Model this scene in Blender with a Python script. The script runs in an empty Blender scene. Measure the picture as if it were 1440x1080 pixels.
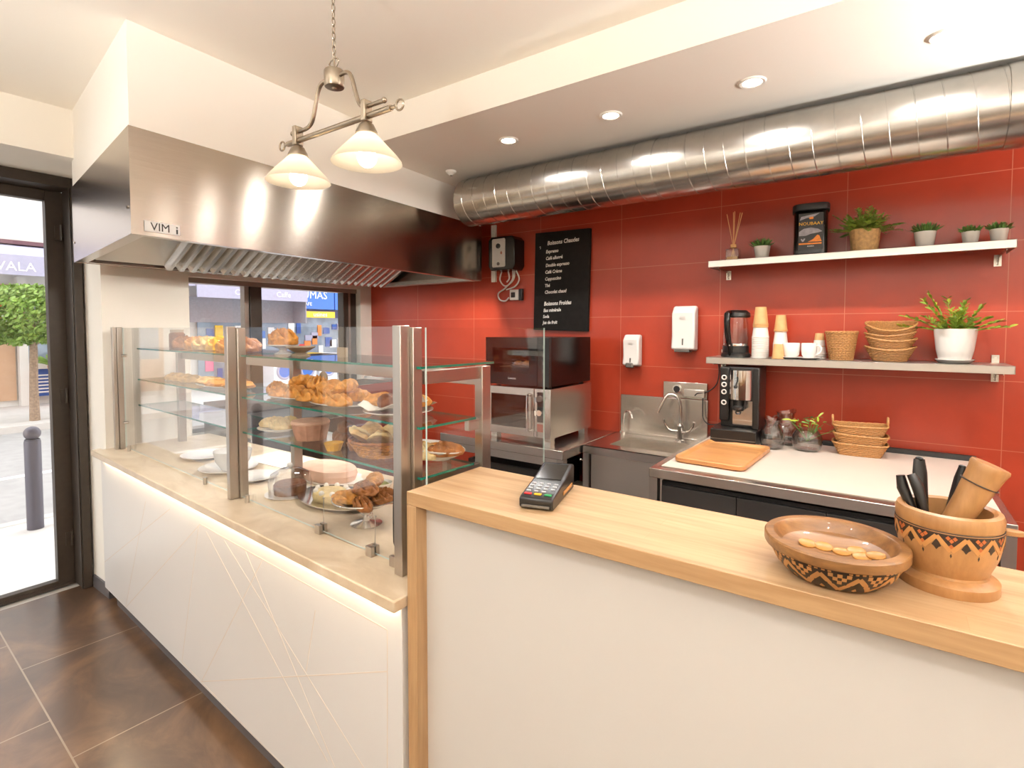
import bpy, bmesh, math, random
from mathutils import Vector, Matrix, noise

S = bpy.context.scene
PI = math.pi
random.seed(7)

# ------------------------------------------------------------------ camera
cam_d = bpy.data.cameras.new('camera')
cam = bpy.data.objects.new('camera', cam_d)
S.collection.objects.link(cam)
S.camera = cam
EYE = 1.45
cam.location = (0, 0, EYE)
cam.rotation_euler = (math.radians(90 - 2.4), 0, math.radians(35.4))
cam_d.sensor_width = 36.0
cam_d.lens = 36.0 * 745.0 / 1440.0
cam_d.shift_y = -46.0 / 1440.0
cam_d.clip_start = 0.02
cam_d.clip_end = 300

# ------------------------------------------------------------------ world, exposure
W = bpy.data.worlds.new('sky')
S.world = W
W.use_nodes = True
bg = W.node_tree.nodes['Background']
bg.inputs['Color'].default_value = (0.93, 0.96, 1.0, 1)
bg.inputs['Strength'].default_value = 4.2
S.view_settings.view_transform = 'Standard'
S.view_settings.look = 'None'
S.view_settings.exposure = 0.0
S.view_settings.gamma = 1.0
S.view_settings.use_curve_mapping = False
S.cycles.max_bounces = 14
S.cycles.diffuse_bounces = 6
S.cycles.glossy_bounces = 6
S.cycles.transmission_bounces = 10
S.cycles.transparent_max_bounces = 32
S.cycles.caustics_reflective = False
S.cycles.caustics_refractive = False
S.cycles.sample_clamp_indirect = 6.0
S.cycles.use_denoising = True

WARM = (1.0, 0.985, 0.97)


def light(name, kind, loc, energy, color=WARM, rot=(0, 0, 0), **kw):
    d = bpy.data.lights.new(name, kind)
    d.energy = energy
    d.color = color
    for k, v in kw.items():
        setattr(d, k, v)
    o = bpy.data.objects.new(name, d)
    S.collection.objects.link(o)
    o.location = loc
    o.rotation_euler = rot
    return o


# sky light coming in through the glazed openings (portals only guide the sampling)
for nm, loc, sy, sz in (('daylight_door', (-4.12, 0.45, 1.05), 1.2, 2.3),
                        ('daylight_shopfront', (-4.12, -1.25, 1.05), 1.7, 2.3),
                        ('daylight_window', (-3.92, 2.25, 1.25), 1.5, 1.1)):
    o = light(nm, 'AREA', loc, 1.0, (1, 1, 1), (0, -PI / 2, 0), shape='RECTANGLE', size=sz, size_y=sy)
    o.data.cycles.is_portal = True


# ------------------------------------------------------------------ helpers
def lin(c):
    c = c / 255.0
    return c / 12.92 if c <= 0.04045 else ((c + 0.055) / 1.055) ** 2.4


def rgb(r, g, b):
    return (lin(r), lin(g), lin(b), 1.0)


def V(*a):
    return Vector(a)


class MB:
    """collects shapes in one bmesh; every shape may pass through self.M"""

    def __init__(self):
        self.bm = bmesh.new()
        self.M = Matrix.Identity(4)
        self.mi = 0
        self.sm = False

    def v(self, p):
        return self.bm.verts.new(self.M @ Vector(p))

    def f(self, vs, sm=None):
        try:
            fc = self.bm.faces.new(vs)
        except ValueError:
            return None
        fc.material_index = self.mi
        fc.smooth = self.sm if sm is None else sm
        return fc

    def box(self, a, b):
        x0, y0, z0 = a
        x1, y1, z1 = b
        p = [self.v(q) for q in ((x0, y0, z0), (x1, y0, z0), (x1, y1, z0), (x0, y1, z0),
                                 (x0, y0, z1), (x1, y0, z1), (x1, y1, z1), (x0, y1, z1))]
        for i in ((0, 3, 2, 1), (4, 5, 6, 7), (0, 1, 5, 4), (1, 2, 6, 5), (2, 3, 7, 6), (3, 0, 4, 7)):
            self.f([p[k] for k in i], False)
        return self

    def boxc(self, c, s):
        return self.box([c[i] - s[i] / 2 for i in range(3)], [c[i] + s[i] / 2 for i in range(3)])

    def prism(self, poly, z0, z1, axis='z'):
        def m(p, z):
            if axis == 'z':
                return (p[0], p[1], z)
            if axis == 'y':
                return (p[0], z, p[1])
            return (z, p[0], p[1])
        a = [self.v(m(p, z0)) for p in poly]
        b = [self.v(m(p, z1)) for p in poly]
        n = len(poly)
        self.f(a[::-1], False)
        self.f(b, False)
        for i in range(n):
            self.f([a[i], a[(i + 1) % n], b[(i + 1) % n], b[i]], False)
        return self

    def quad(self, *p):
        self.f([self.v(q) for q in p], False)
        return self

    def lathe(self, prof, c=(0, 0, 0), n=32, sx=1.0, sy=1.0, fn=None, cap=True, sm=True, power=None):
        """prof: list of (r, z); fn(theta, r, z)->(r, z); power: superellipse exponent"""
        rows = []
        for r, z in prof:
            row = []
            if r < 1e-6:
                rows.append([self.v((c[0], c[1], c[2] + z))])
                continue
            for k in range(n):
                t = 2 * PI * k / n
                rr, zz = (r, z) if fn is None else fn(t, r, z)
                ct, st = math.cos(t), math.sin(t)
                if power:
                    q = (abs(ct) ** power + abs(st) ** power) ** (-1.0 / power)
                    rr *= q
                row.append(self.v((c[0] + rr * ct * sx, c[1] + rr * st * sy, c[2] + zz)))
            rows.append(row)
        for a, b in zip(rows[:-1], rows[1:]):
            if len(a) == 1 and len(b) == 1:
                continue
            for k in range(n):
                k2 = (k + 1) % n
                if len(a) == 1:
                    self.f([a[0], b[k2], b[k]][::-1], sm)
                elif len(b) == 1:
                    self.f([a[k], a[k2], b[0]], sm)
                else:
                    self.f([a[k], a[k2], b[k2], b[k]], sm)
        if cap:
            if len(rows[0]) > 1:
                self.f(rows[0][::-1], False)
            if len(rows[-1]) > 1:
                self.f(rows[-1], False)
        return self

    def cyl(self, p0, p1, r0, r1=None, n=16, cap=True, sm=True):
        r1 = r0 if r1 is None else r1
        p0, p1 = Vector(p0), Vector(p1)
        q = (p1 - p0).to_track_quat('Z', 'Y').to_matrix()
        a, b = [], []
        for k in range(n):
            d = q @ Vector((math.cos(2 * PI * k / n), math.sin(2 * PI * k / n), 0))
            a.append(self.v(p0 + d * r0))
            b.append(self.v(p1 + d * r1))
        for k in range(n):
            self.f([a[k], a[(k + 1) % n], b[(k + 1) % n], b[k]], sm)
        if cap:
            self.f(a[::-1], False)
            self.f(b, False)
        return self

    def tube(self, pts, r, n=10, closed=False, cap=True, flat=1.0):
        pts = [Vector(p) for p in pts]
        m = len(pts)
        rs = r if isinstance(r, (list, tuple)) else [r] * m
        up = Vector((0, 0, 1))
        rows = []
        prev = None
        for i in range(m):
            if closed:
                t = pts[(i + 1) % m] - pts[i - 1]
            else:
                t = pts[min(i + 1, m - 1)] - pts[max(i - 1, 0)]
            if t.length < 1e-9:
                t = Vector((0, 0, 1))
            t.normalize()
            if prev is None:
                x = t.cross(up)
                if x.length < 1e-3:
                    x = t.cross(Vector((1, 0, 0)))
            else:
                x = prev - t * prev.dot(t)
                if x.length < 1e-6:
                    x = t.cross(up)
            x.normalize()
            prev = x
            y = t.cross(x)
            rows.append([self.v(pts[i] + x * (rs[i] * math.cos(2 * PI * k / n)) + y * (rs[i] * flat * math.sin(2 * PI * k / n))) for k in range(n)])
        for i in range(m if closed else m - 1):
            a, b = rows[i], rows[(i + 1) % m]
            for k in range(n):
                self.f([a[k], a[(k + 1) % n], b[(k + 1) % n], b[k]], True)
        if not closed and cap:
            self.f(rows[0][::-1], False)
            self.f(rows[-1], False)
        return self

    def ball(self, c, r, n=16, m=10, s=(1, 1, 1), fn=None):
        prof = []
        rows = []
        for j in range(m + 1):
            ph = PI * j / m
            row = []
            for k in range(n):
                t = 2 * PI * k / n
                d = Vector((math.sin(ph) * math.cos(t), math.sin(ph) * math.sin(t), -math.cos(ph)))
                q = Vector((d.x * s[0], d.y * s[1], d.z * s[2])) * r
                if fn:
                    q = fn(q, d)
                row.append(q + Vector(c))
                if j in (0, m):
                    break
            rows.append([self.v(q) for q in row])
        for a, b in zip(rows[:-1], rows[1:]):
            for k in range(n):
                k2 = (k + 1) % n
                if len(a) == 1:
                    self.f([a[0], b[k2], b[k]][::-1], True)
                elif len(b) == 1:
                    self.f([a[k], a[k2], b[0]], True)
                else:
                    self.f([a[k], a[k2], b[k2], b[k]], True)
        return self

    def ring(self, c, axis, R, r, n=20, k=8, sx=1, sy=1):
        q = Vector(axis).to_track_quat('Z', 'Y').to_matrix()
        return self.tube([Vector(c) + q @ Vector((R * sx * math.cos(2 * PI * i / n), R * sy * math.sin(2 * PI * i / n), 0)) for i in range(n)], r, k, closed=True)

    def disc(self, c, axis, r, n=20):
        q = Vector(axis).to_track_quat('Z', 'Y').to_matrix()
        self.f([self.v(Vector(c) + q @ Vector((r * math.cos(2 * PI * i / n), r * math.sin(2 * PI * i / n), 0))) for i in range(n)], False)
        return self

    def text(self, s, size, M, depth=0.0, align='CENTER', shear=0.0, space=1.0, bold=0.0):
        cu = bpy.data.curves.new('t', 'FONT')
        cu.body = s
        cu.size = size
        cu.align_x = align
        cu.shear = shear
        cu.space_character = space
        cu.extrude = depth
        cu.offset = bold
        cu.resolution_u = 2
        ob = bpy.data.objects.new('t', cu)
        S.collection.objects.link(ob)
        dg = bpy.context.evaluated_depsgraph_get()
        me = bpy.data.meshes.new_from_object(ob.evaluated_get(dg))
        bpy.data.objects.remove(ob)
        bpy.data.curves.remove(cu)
        vs = [self.v(M @ q.co) for q in me.vertices]
        for p in me.polygons:
            self.f([vs[i] for i in p.vertices], False)
        bpy.data.meshes.remove(me)
        return self

    def build(self, name, mats, parent=None, loc=None, rot=None, bevel=0.0, seg=2, sub=0):
        me = bpy.data.meshes.new(name)
        bmesh.ops.recalc_face_normals(self.bm, faces=self.bm.faces)
        self.bm.to_mesh(me)
        self.bm.free()
        me.set_sharp_from_angle(angle=math.radians(34))
        for m in (mats if isinstance(mats, (list, tuple)) else [mats]):
            me.materials.append(m)
        o = bpy.data.objects.new(name, me)
        S.collection.objects.link(o)
        if parent is not None:
            o.parent = parent
        if loc is not None:
            o.location = loc
        if rot is not None:
            o.rotation_euler = rot
        if bevel:
            b = o.modifiers.new('bevel', 'BEVEL')
            b.width = bevel
            b.segments = seg
            b.limit_method = 'ANGLE'
            b.angle_limit = math.radians(50)
        if sub:
            s_ = o.modifiers.new('sub', 'SUBSURF')
            s_.levels = s_.render_levels = sub
        return o


def tag(o, label, cat, group=None, kind=None):
    o['label'] = label
    o['category'] = cat
    if group:
        o['group'] = group
    if kind:
        o['kind'] = kind
    return o


def thing(name, label, cat, loc=(0, 0, 0), rz=0.0, group=None):
    o = bpy.data.objects.new(name, None)
    S.collection.objects.link(o)
    o.empty_display_size = 0.05
    o.location = loc
    o.rotation_euler = (0, 0, rz)
    return tag(o, label, cat, group)


def struct(o):
    o['kind'] = 'structure'
    return o


def dup(src, label, loc, rz=None, group=None):
    r = src.copy()
    S.collection.objects.link(r)
    r.location = loc
    if rz is not None:
        r.rotation_euler = (0, 0, rz) if not isinstance(rz, (tuple, list)) else rz
    r['label'] = label
    if group:
        r['group'] = group
    for ch in list(src.children):
        c = ch.copy()
        S.collection.objects.link(c)
        c.parent = r
        for g in list(ch.children):
            d = g.copy()
            S.collection.objects.link(d)
            d.parent = c
    return r


def TR(x, y, z, rz=0.0, rx=0.0, ry=0.0):
    return Matrix.Translation((x, y, z)) @ Matrix.Rotation(rz, 4, 'Z') @ Matrix.Rotation(ry, 4, 'Y') @ Matrix.Rotation(rx, 4, 'X')


UPRIGHT = Matrix.Rotation(PI / 2, 4, 'X')     # text lying in xy -> standing, facing -y


# ------------------------------------------------------------------ materials
class N:
    def __init__(self, name):
        self.m = bpy.data.materials.new(name)
        self.m.use_nodes = True
        self.t = self.m.node_tree
        self.b = self.t.nodes['Principled BSDF']
        self.out = self.t.nodes['Material Output']

    def add(self, typ, **kw):
        n = self.t.nodes.new(typ)
        for k, v in kw.items():
            if k.startswith('i_'):
                n.inputs[k[2:].replace('_', ' ')].default_value = v
            else:
                setattr(n, k, v)
        return n

    def link(self, a, b):
        self.t.links.new(a, b)
        return self

    def set(self, **kw):
        for k, v in kw.items():
            self.b.inputs[k.replace('_', ' ')].default_value = v
        return self

    def coord(self, kind='Object', scale=(1, 1, 1), loc=(0, 0, 0), rot=(0, 0, 0)):
        tc = self.add('ShaderNodeTexCoord')
        mp = self.add('ShaderNodeMapping')
        mp.inputs['Scale'].default_value = scale
        mp.inputs['Location'].default_value = loc
        mp.inputs['Rotation'].default_value = rot
        self.link(tc.outputs[kind], mp.inputs['Vector'])
        return mp.outputs['Vector']

    def noise(self, vec, scale=5, detail=4, rough=0.5, dist=0.0):
        n = self.add('ShaderNodeTexNoise')
        n.inputs['Scale'].default_value = scale
        n.inputs['Detail'].default_value = detail
        n.inputs['Roughness'].default_value = rough
        n.inputs['Distortion'].default_value = dist
        self.link(vec, n.inputs['Vector'])
        return n.outputs['Fac']

    def ramp(self, fac, stops):
        r = self.add('ShaderNodeValToRGB')
        e = r.color_ramp.elements
        while len(e) > 1:
            e.remove(e[-1])
        e[0].position, e[0].color = stops[0]
        for p, c in stops[1:]:
            q = e.new(p)
            q.color = c
        self.link(fac, r.inputs['Fac'])
        return r.outputs['Color']

    def mix(self, fac, a, b, mode='MIX'):
        n = self.add('ShaderNodeMix', data_type='RGBA', blend_type=mode)
        for sock, val in ((n.inputs[0], fac), (n.inputs[6], a), (n.inputs[7], b)):
            if hasattr(val, 'links'):
                self.link(val, sock)
            else:
                sock.default_value = val
        return n.outputs[2]

    def math(self, op, a, b=None):
        n = self.add('ShaderNodeMath', operation=op)
        for sock, val in zip(n.inputs, (a, b)):
            if val is None:
                continue
            if hasattr(val, 'links'):
                self.link(val, sock)
            else:
                sock.default_value = val
        return n.outputs[0]

    def bump(self, h, strength=0.2, dist=0.01):
        n = self.add('ShaderNodeBump')
        n.inputs['Strength'].default_value = strength
        n.inputs['Distance'].default_value = dist
        self.link(h, n.inputs['Height'])
        self.link(n.outputs['Normal'], self.b.inputs['Normal'])
        return self

    def base(self, c):
        if hasattr(c, 'links'):
            self.link(c, self.b.inputs['Base Color'])
        else:
            self.b.inputs['Base Color'].default_value = c
        return self


def plain(name, c, rough=0.5, metal=0.0, var=0.06, scale=20, bump=0.0, spec=0.5, coat=0.0):
    """solid colour with a slight procedural unevenness"""
    n = N(name).set(Roughness=rough, Metallic=metal)
    n.b.inputs['Specular IOR Level'].default_value = spec
    n.b.inputs['Coat Weight'].default_value = coat
    fac = n.noise(n.coord(), scale, 3)
    d = tuple(max(0, x * (1 - var)) for x in c[:3]) + (1,)
    l = tuple(min(1, x * (1 + var)) for x in c[:3]) + (1,)
    n.base(n.ramp(fac, [(0.3, d), (0.7, l)]))
    if bump:
        n.bump(fac, bump, 0.004 if bump < 0.9 else 0.007)
    return n.m


def emit(name, c, s):
    n = N(name)
    n.base(c)
    n.b.inputs['Emission Color'].default_value = c
    n.b.inputs['Emission Strength'].default_value = s
    return n.m


def steel(name, c=(0.60, 0.56, 0.51, 1), rough=0.28, aniso=0.0, brush=(1, 1, 14), amount=0.015, rot=0.0):
    n = N(name).set(Metallic=1.0)
    fac = n.noise(n.coord('Object', brush), 6, 2, 0.5)
    d = tuple(x * (1 - amount) for x in c[:3]) + (1,)
    l = tuple(min(1, x * (1 + amount)) for x in c[:3]) + (1,)
    n.base(n.ramp(fac, [(0.3, d), (0.7, l)]))
    r = n.add('ShaderNodeMapRange')
    r.inputs['To Min'].default_value = rough - 0.004
    r.inputs['To Max'].default_value = rough + 0.004
    n.link(fac, r.inputs['Value'])
    n.link(r.outputs['Result'], n.b.inputs['Roughness'])
    if aniso:
        n.b.inputs['Anisotropic'].default_value = aniso
        n.b.inputs['Anisotropic Rotation'].default_value = rot
        t = n.add('ShaderNodeTangent', direction_type='RADIAL', axis='Z')
        n.link(t.outputs['Tangent'], n.b.inputs['Tangent'])
    return n.m


def wood(name, dark, light_, axis='x', freq=22, rough=0.45, stave=None, coat=0.0, stretch=0.06):
    n = N(name).set(Roughness=rough)
    n.b.inputs['Coat Weight'].default_value = coat
    sc = {'x': (stretch, 1, 1), 'y': (1, stretch, 1), 'z': (1, 1, stretch)}[axis]
    vec = n.coord('Object', sc)
    f1 = n.noise(vec, freq, 6, 0.55, 0.6)
    f2 = n.noise(vec, freq * 5, 3, 0.6)
    f = n.math('ADD', n.math('MULTIPLY', f1, 0.75), n.math('MULTIPLY', f2, 0.25))
    col = n.ramp(f, [(0.32, dark), (0.68, light_)])
    if stave:
        br = n.add('ShaderNodeTexBrick')
        br.offset = 0.37
        for k, v in (('Color1', (1, 1, 1, 1)), ('Color2', (0.90, 0.885, 0.86, 1)), ('Mortar', (0.86, 0.83, 0.78, 1)),
                     ('Scale', 1.0), ('Mortar Size', 0.0006), ('Bias', 0.0), ('Brick Width', stave[0]), ('Row Height', stave[1])):
            br.inputs[k].default_value = v
        n.link(n.coord(), br.inputs['Vector'])
        col = n.mix(1.0, col, br.outputs['Color'], 'MULTIPLY')
    n.base(col)
    n.bump(f, 0.06, 0.002)
    return n.m


def thin_glass(name, tint, refl=1.0, rough=0.0):
    """pane of glass: clear with fresnel reflections"""
    n = N(name)
    n.t.nodes.remove(n.b)
    tr = n.add('ShaderNodeBsdfTransparent')
    tr.inputs['Color'].default_value = tint
    gl = n.add('ShaderNodeBsdfGlossy')
    gl.inputs['Roughness'].default_value = rough
    fr = n.add('ShaderNodeFresnel')
    fr.inputs['IOR'].default_value = 1.45
    mx = n.add('ShaderNodeMixShader')
    geo = n.add('ShaderNodeNewGeometry')
    io = n.add('ShaderNodeMapRange')
    io.inputs['To Min'].default_value = 1.45
    io.inputs['To Max'].default_value = 1 / 1.45
    n.link(geo.outputs['Backfacing'], io.inputs['Value'])
    n.link(io.outputs['Result'], fr.inputs['IOR'])
    n.link(n.math('MINIMUM', n.math('MULTIPLY', fr.outputs[0], refl), 1.0), mx.inputs[0])
    n.link(tr.outputs[0], mx.inputs[1])
    n.link(gl.outputs[0], mx.inputs[2])
    n.link(mx.outputs[0], n.out.inputs['Surface'])
    return n.m


def glass(name, c=(1, 1, 1, 1), rough=0.0, ior=1.45):
    n = N(name).set(Roughness=rough, IOR=ior)
    n.b.inputs['Transmission Weight'].default_value = 1.0
    n.base(c)
    return n.m


M = {}
M['cream'] = plain('cream_paint', rgb(246, 240, 229), 0.7, var=0.015, scale=2.5, spec=0.2)
M['ceiling'] = plain('ceiling_paint', rgb(252, 246, 235), 0.7, var=0.008, scale=2.5, spec=0.2)
M['white_paint'] = plain('white_paint', rgb(249, 245, 237), 0.6, var=0.012, scale=3, spec=0.25)
M['lacquer'] = plain('white_lacquer', rgb(228, 226, 223), 0.35, var=0.01, scale=3, spec=0.3)
M['front_panel'] = plain('warm_white_panel', rgb(213, 209, 203), 0.45, var=0.012, scale=3, spec=0.2)
M['groove'] = plain('groove', rgb(226, 214, 200), 0.6, var=0.03)
M['steel'] = steel('stainless', rough=0.27)
M['hood_steel'] = steel('hood_stainless', (0.46, 0.405, 0.345, 1), 0.22, 0.85, (1, 1, 80), 0.05, 0.25)
M['post_steel'] = steel('post_stainless', (0.52, 0.48, 0.435, 1), 0.3, brush=(20, 20, 1))
M['shelf_steel'] = steel('shelf_stainless', (0.62, 0.58, 0.525, 1), 0.38, brush=(2, 60, 60))
M['duct'] = steel('galvanised_duct', (0.55, 0.53, 0.49, 1), 0.24, brush=(3, 3, 3), amount=0.06)
M['chrome'] = plain('chrome', (0.78, 0.77, 0.75, 1), 0.08, 1.0, 0.02)
M['nickel'] = plain('brushed_nickel', (0.36, 0.30, 0.23, 1), 0.3, 1.0, 0.05, 60)
M['dark_metal'] = plain('dark_bronze_frame', rgb(58, 49, 41), 0.42, 0.0, 0.1, 30, spec=0.4)
M['frame_edge'] = plain('frame_edge', rgb(150, 140, 130), 0.35, 0.6, 0.05)
M['black'] = plain('black_plastic', rgb(22, 20, 19), 0.32, var=0.15)
M['soft_black'] = plain('satin_black', rgb(30, 28, 27), 0.55, var=0.15)
M['gloss_black'] = plain('gloss_black', rgb(12, 10, 9), 0.18, var=0.1, spec=0.35)
M['dark_cabinet'] = plain('anthracite_front', rgb(48, 45, 44), 0.45, var=0.05)
M['kick'] = plain('grey_plinth', rgb(92, 88, 90), 0.4, var=0.04)
M['wht_plastic'] = plain('white_plastic', rgb(222, 216, 209), 0.35, var=0.01)
M['porcelain'] = plain('white_porcelain', rgb(232, 228, 222), 0.15, var=0.01, coat=0.3)
M['grey_plastic'] = plain('grey_plastic', rgb(95, 90, 84), 0.4)
M['paper_cup'] = plain('white_paper_cup', rgb(228, 220, 210), 0.6, var=0.015)
M['brown_cup'] = plain('kraft_cup', rgb(206, 158, 104), 0.6, var=0.06, scale=40)
M['worktop_white'] = plain('worktop_laminate', rgb(206, 192, 177), 0.4, var=0.02, scale=6)
M['rubber'] = plain('dark_rubber', rgb(35, 30, 28), 0.6)
M['red'] = plain('red_key', rgb(225, 40, 45), 0.4)
M['yellow'] = plain('yellow_key', rgb(235, 180, 15), 0.4)
M['green'] = plain('green_key', rgb(20, 140, 75), 0.4)
M['key'] = plain('pale_key', rgb(205, 205, 208), 0.4)
M['chalk'] = plain('chalk', rgb(232, 228, 220), 0.9, var=0.2, scale=300)
M['slate'] = plain('blackboard', rgb(30, 27, 25), 0.75, var=0.18, scale=30, spec=0.15)
M['wht_mark'] = plain('white_print', rgb(240, 240, 240), 0.5)
M['led'] = emit('led_strip', (1.0, 0.80, 0.55, 1), 26.0)
M['bulb'] = emit('lit_bulb', (1.0, 0.88, 0.70, 1), 13.0)
M['hood_fill_glow'] = emit('added_hood_glow', (1.0, 0.95, 0.88, 1), 210.0)  # glow of the unseen lamps added inside the hood
M['downlight'] = emit('lit_downlight', (1.0, 0.90, 0.74, 1), 45.0)
M['oak'] = wood('beech_worktop', rgb(176, 139, 100), rgb(216, 186, 147), 'x', 20, 0.38, (1.3, 0.045), 0.12)
M['oak_edge'] = wood('beech_edge', rgb(164, 126, 86), rgb(192, 157, 115), 'x', 40, 0.42, None, 0.08)
M['oak_leg'] = wood('beech_leg', rgb(164, 126, 86), rgb(192, 157, 115), 'z', 40, 0.42, None, 0.08)
M['bowl_wood'] = wood('carved_wood', rgb(92, 60, 32), rgb(158, 112, 64), 'x', 26, 0.4, None, 0.2, 0.15)
M['mortar_wood'] = wood('turned_wood', rgb(150, 105, 62), rgb(184, 138, 88), 'z', 26, 0.38, None, 0.2, 0.2)
M['burnt'] = plain('burnt_wood', rgb(42, 27, 16), 0.5, var=0.2)
M['inlay'] = plain('pale_inlay', rgb(186, 134, 78), 0.45, var=0.1)
M['inlay_red'] = plain('orange_inlay', rgb(178, 98, 48), 0.45, var=0.1)
M['tray_wood'] = wood('bamboo_tray', rgb(182, 122, 70), rgb(210, 152, 94), 'x', 24, 0.4, (0.4, 0.04), 0.15)
M['wicker'] = plain('wicker', rgb(170, 122, 70), 0.55, var=0.22, scale=160, bump=0.2)
M['wicker_dark'] = plain('dark_wicker', rgb(150, 106, 60), 0.55, var=0.22, scale=160, bump=0.2)
M['raffia'] = plain('raffia', rgb(196, 156, 104), 0.6, var=0.2, scale=70, bump=0.5)
M['leaf'] = plain('green_leaf', rgb(128, 156, 58), 0.45, var=0.35, scale=25)
M['leaf_light'] = plain('pale_leaf', rgb(150, 160, 50), 0.45, var=0.3, scale=25)
M['leaf_dark'] = plain('dark_leaf', rgb(86, 122, 52), 0.5, var=0.35, scale=25)
M['soil'] = plain('soil', rgb(60, 42, 30), 0.9, var=0.3, scale=60)
M['reed'] = plain('reed_stick', rgb(224, 170, 110), 0.6)
M['pane'] = thin_glass('window_pane', (0.985, 0.99, 0.99, 1), 1.0)
M['case_glass'] = thin_glass('case_glass', (0.985, 0.99, 0.987, 1), 1.25)
M['glass_edge'] = plain('green_glass_edge', rgb(30, 120, 100), 0.15, var=0.1)
M['edge_clear'] = plain('pale_glass_edge', rgb(205, 225, 220), 0.15, var=0.05)
M['clear'] = thin_glass('clear_vessel', (0.93, 0.925, 0.92, 1), 3.0, 0.02)
M['dark_glass'] = plain('oven_glass', rgb(40, 36, 33), 0.1, var=0.1)
M['shade'] = None
M['kraft_sign'] = plain('kraft_card', rgb(166, 150, 130), 0.7)
M['tag_red'] = plain('red_print', rgb(205, 40, 40), 0.6)
M['napkin'] = plain('white_paper', rgb(244, 238, 228), 0.7, var=0.02)
M['silver'] = plain('silver_plate', (0.82, 0.8, 0.77, 1), 0.2, 1.0, 0.04)
M['gold_paste'] = plain('golden_crust', rgb(206, 142, 62), 0.5, var=0.3, scale=45, bump=1.0)
M['deep_crust'] = plain('deep_crust', rgb(160, 100, 46), 0.5, var=0.32, scale=45, bump=1.0)
M['pale_crust'] = plain('pale_crust', rgb(214, 174, 112), 0.55, var=0.22, scale=40, bump=1.0)
M['cream_pastry'] = plain('cream_pastry', rgb(226, 200, 146), 0.55, var=0.15, scale=40, bump=1.0)
M['choco'] = plain('chocolate_cake', rgb(112, 62, 26), 0.55, var=0.3, scale=40, bump=1.0)
M['pink_cake'] = plain('pink_cake', rgb(230, 190, 166), 0.6, var=0.1, scale=20, bump=0.3)
M['muffin'] = plain('muffin_case', rgb(196, 150, 128), 0.6, var=0.15, scale=40)
M['lemon'] = plain('yellow_cream', rgb(226, 170, 30), 0.5, var=0.2, scale=30)
M['green_food'] = plain('green_filling', rgb(130, 130, 70), 0.6, var=0.3, scale=40)

# frosted lamp shade
_n = N('frosted_shade').set(Roughness=0.45)
_n.base((0.95, 0.91, 0.82, 1))
_tl = _n.add('ShaderNodeBsdfTranslucent')
_tl.inputs['Color'].default_value = (0.98, 0.935, 0.84, 1)
_mx = _n.add('ShaderNodeMixShader')
_mx.inputs[0].default_value = 0.62
_n.link(_n.b.outputs[0], _mx.inputs[1]).link(_tl.outputs[0], _mx.inputs[2]).link(_mx.outputs[0], _n.out.inputs['Surface'])
M['shade'] = _n.m

# red wall tiles, grout lines from a brick texture in wall coordinates
_n = N('red_tiles').set(Roughness=0.3)
_n.b.inputs['Specular IOR Level'].default_value = 0.5
_tc = _n.add('ShaderNodeTexCoord')
_sp = _n.add('ShaderNodeSeparateXYZ')
_cb = _n.add('ShaderNodeCombineXYZ')
_n.link(_tc.outputs['Object'], _sp.inputs[0])
_n.link(_n.math('ADD', _sp.outputs['X'], 60.7 - 0.422), _cb.inputs[0])
_n.link(_n.math('ADD', _sp.outputs['Z'], 30.9 - 2.146), _cb.inputs[1])
_br = _n.add('ShaderNodeTexBrick')
_br.offset = 0.0
for _k, _v in (('Color1', (1, 1, 1, 1)), ('Color2', (0.94, 0.94, 0.94, 1)), ('Mortar', (0, 0, 0, 1)), ('Scale', 1.0),
               ('Mortar Size', 0.0016), ('Mortar Smooth', 0.1), ('Bias', 0.0), ('Brick Width', 0.607), ('Row Height', 0.309)):
    _br.inputs[_k].default_value = _v
_n.link(_cb.outputs[0], _br.inputs['Vector'])
_f = _n.noise(_n.coord('Object', (1, 1, 1)), 3.5, 5, 0.6)
_c = _n.ramp(_f, [(0.3, rgb(160, 54, 32)), (0.7, rgb(174, 62, 38))])
_c = _n.mix(1.0, _c, _br.outputs['Color'], 'MULTIPLY')
_c = _n.mix(_br.outputs['Fac'], _c, rgb(186, 110, 84))
_n.base(_c)
M['red_tile'] = _n.m

# brown stone-look floor tiles
_n = N('floor_tiles').set(Roughness=0.33, Coat_Weight=0.6, Coat_Roughness=0.2)
_n.b.inputs['Specular IOR Level'].default_value = 0.5
_tc = _n.add('ShaderNodeTexCoord')
_mp = _n.add('ShaderNodeMapping')
_mp.inputs['Rotation'].default_value = (0, 0, math.radians(2.3))
_n.link(_tc.outputs['Object'], _mp.inputs['Vector'])
_sp = _n.add('ShaderNodeSeparateXYZ')
_n.link(_mp.outputs[0], _sp.inputs[0])
_lines = []
_row = _n.math('ADD', _sp.outputs['Y'], 8 * 0.8 - 0.49)
_rowi = _n.math('FLOOR', _n.math('DIVIDE', _row, 0.8))
_sh = _n.math('MULTIPLY', _n.math('MODULO', _rowi, 2.0), 0.3)
_xx = _n.math('ADD', _n.math('ADD', _sp.outputs['X'], 16.2 + 2.395), _sh)
for _q, _p in ((_row, 0.8), (_xx, 0.81)):
    _m = _n.math('MODULO', _q, _p)
    _lines.append(_n.math('LESS_THAN', _m, 0.006))
_gr = _n.math('MAXIMUM', *_lines)
_f = _n.noise(_n.coord('Object', (1, 1, 1)), 3.0, 7, 0.62, 0.8)
_c = _n.ramp(_f, [(0.25, rgb(50, 36, 26)), (0.5, rgb(82, 60, 43)), (0.75, rgb(120, 90, 64))])
_c = _n.mix(_gr, _c, rgb(140, 124, 106))
_n.base(_c)
_n.bump(_f, 0.05, 0.003)
M['floor'] = _n.m

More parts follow.
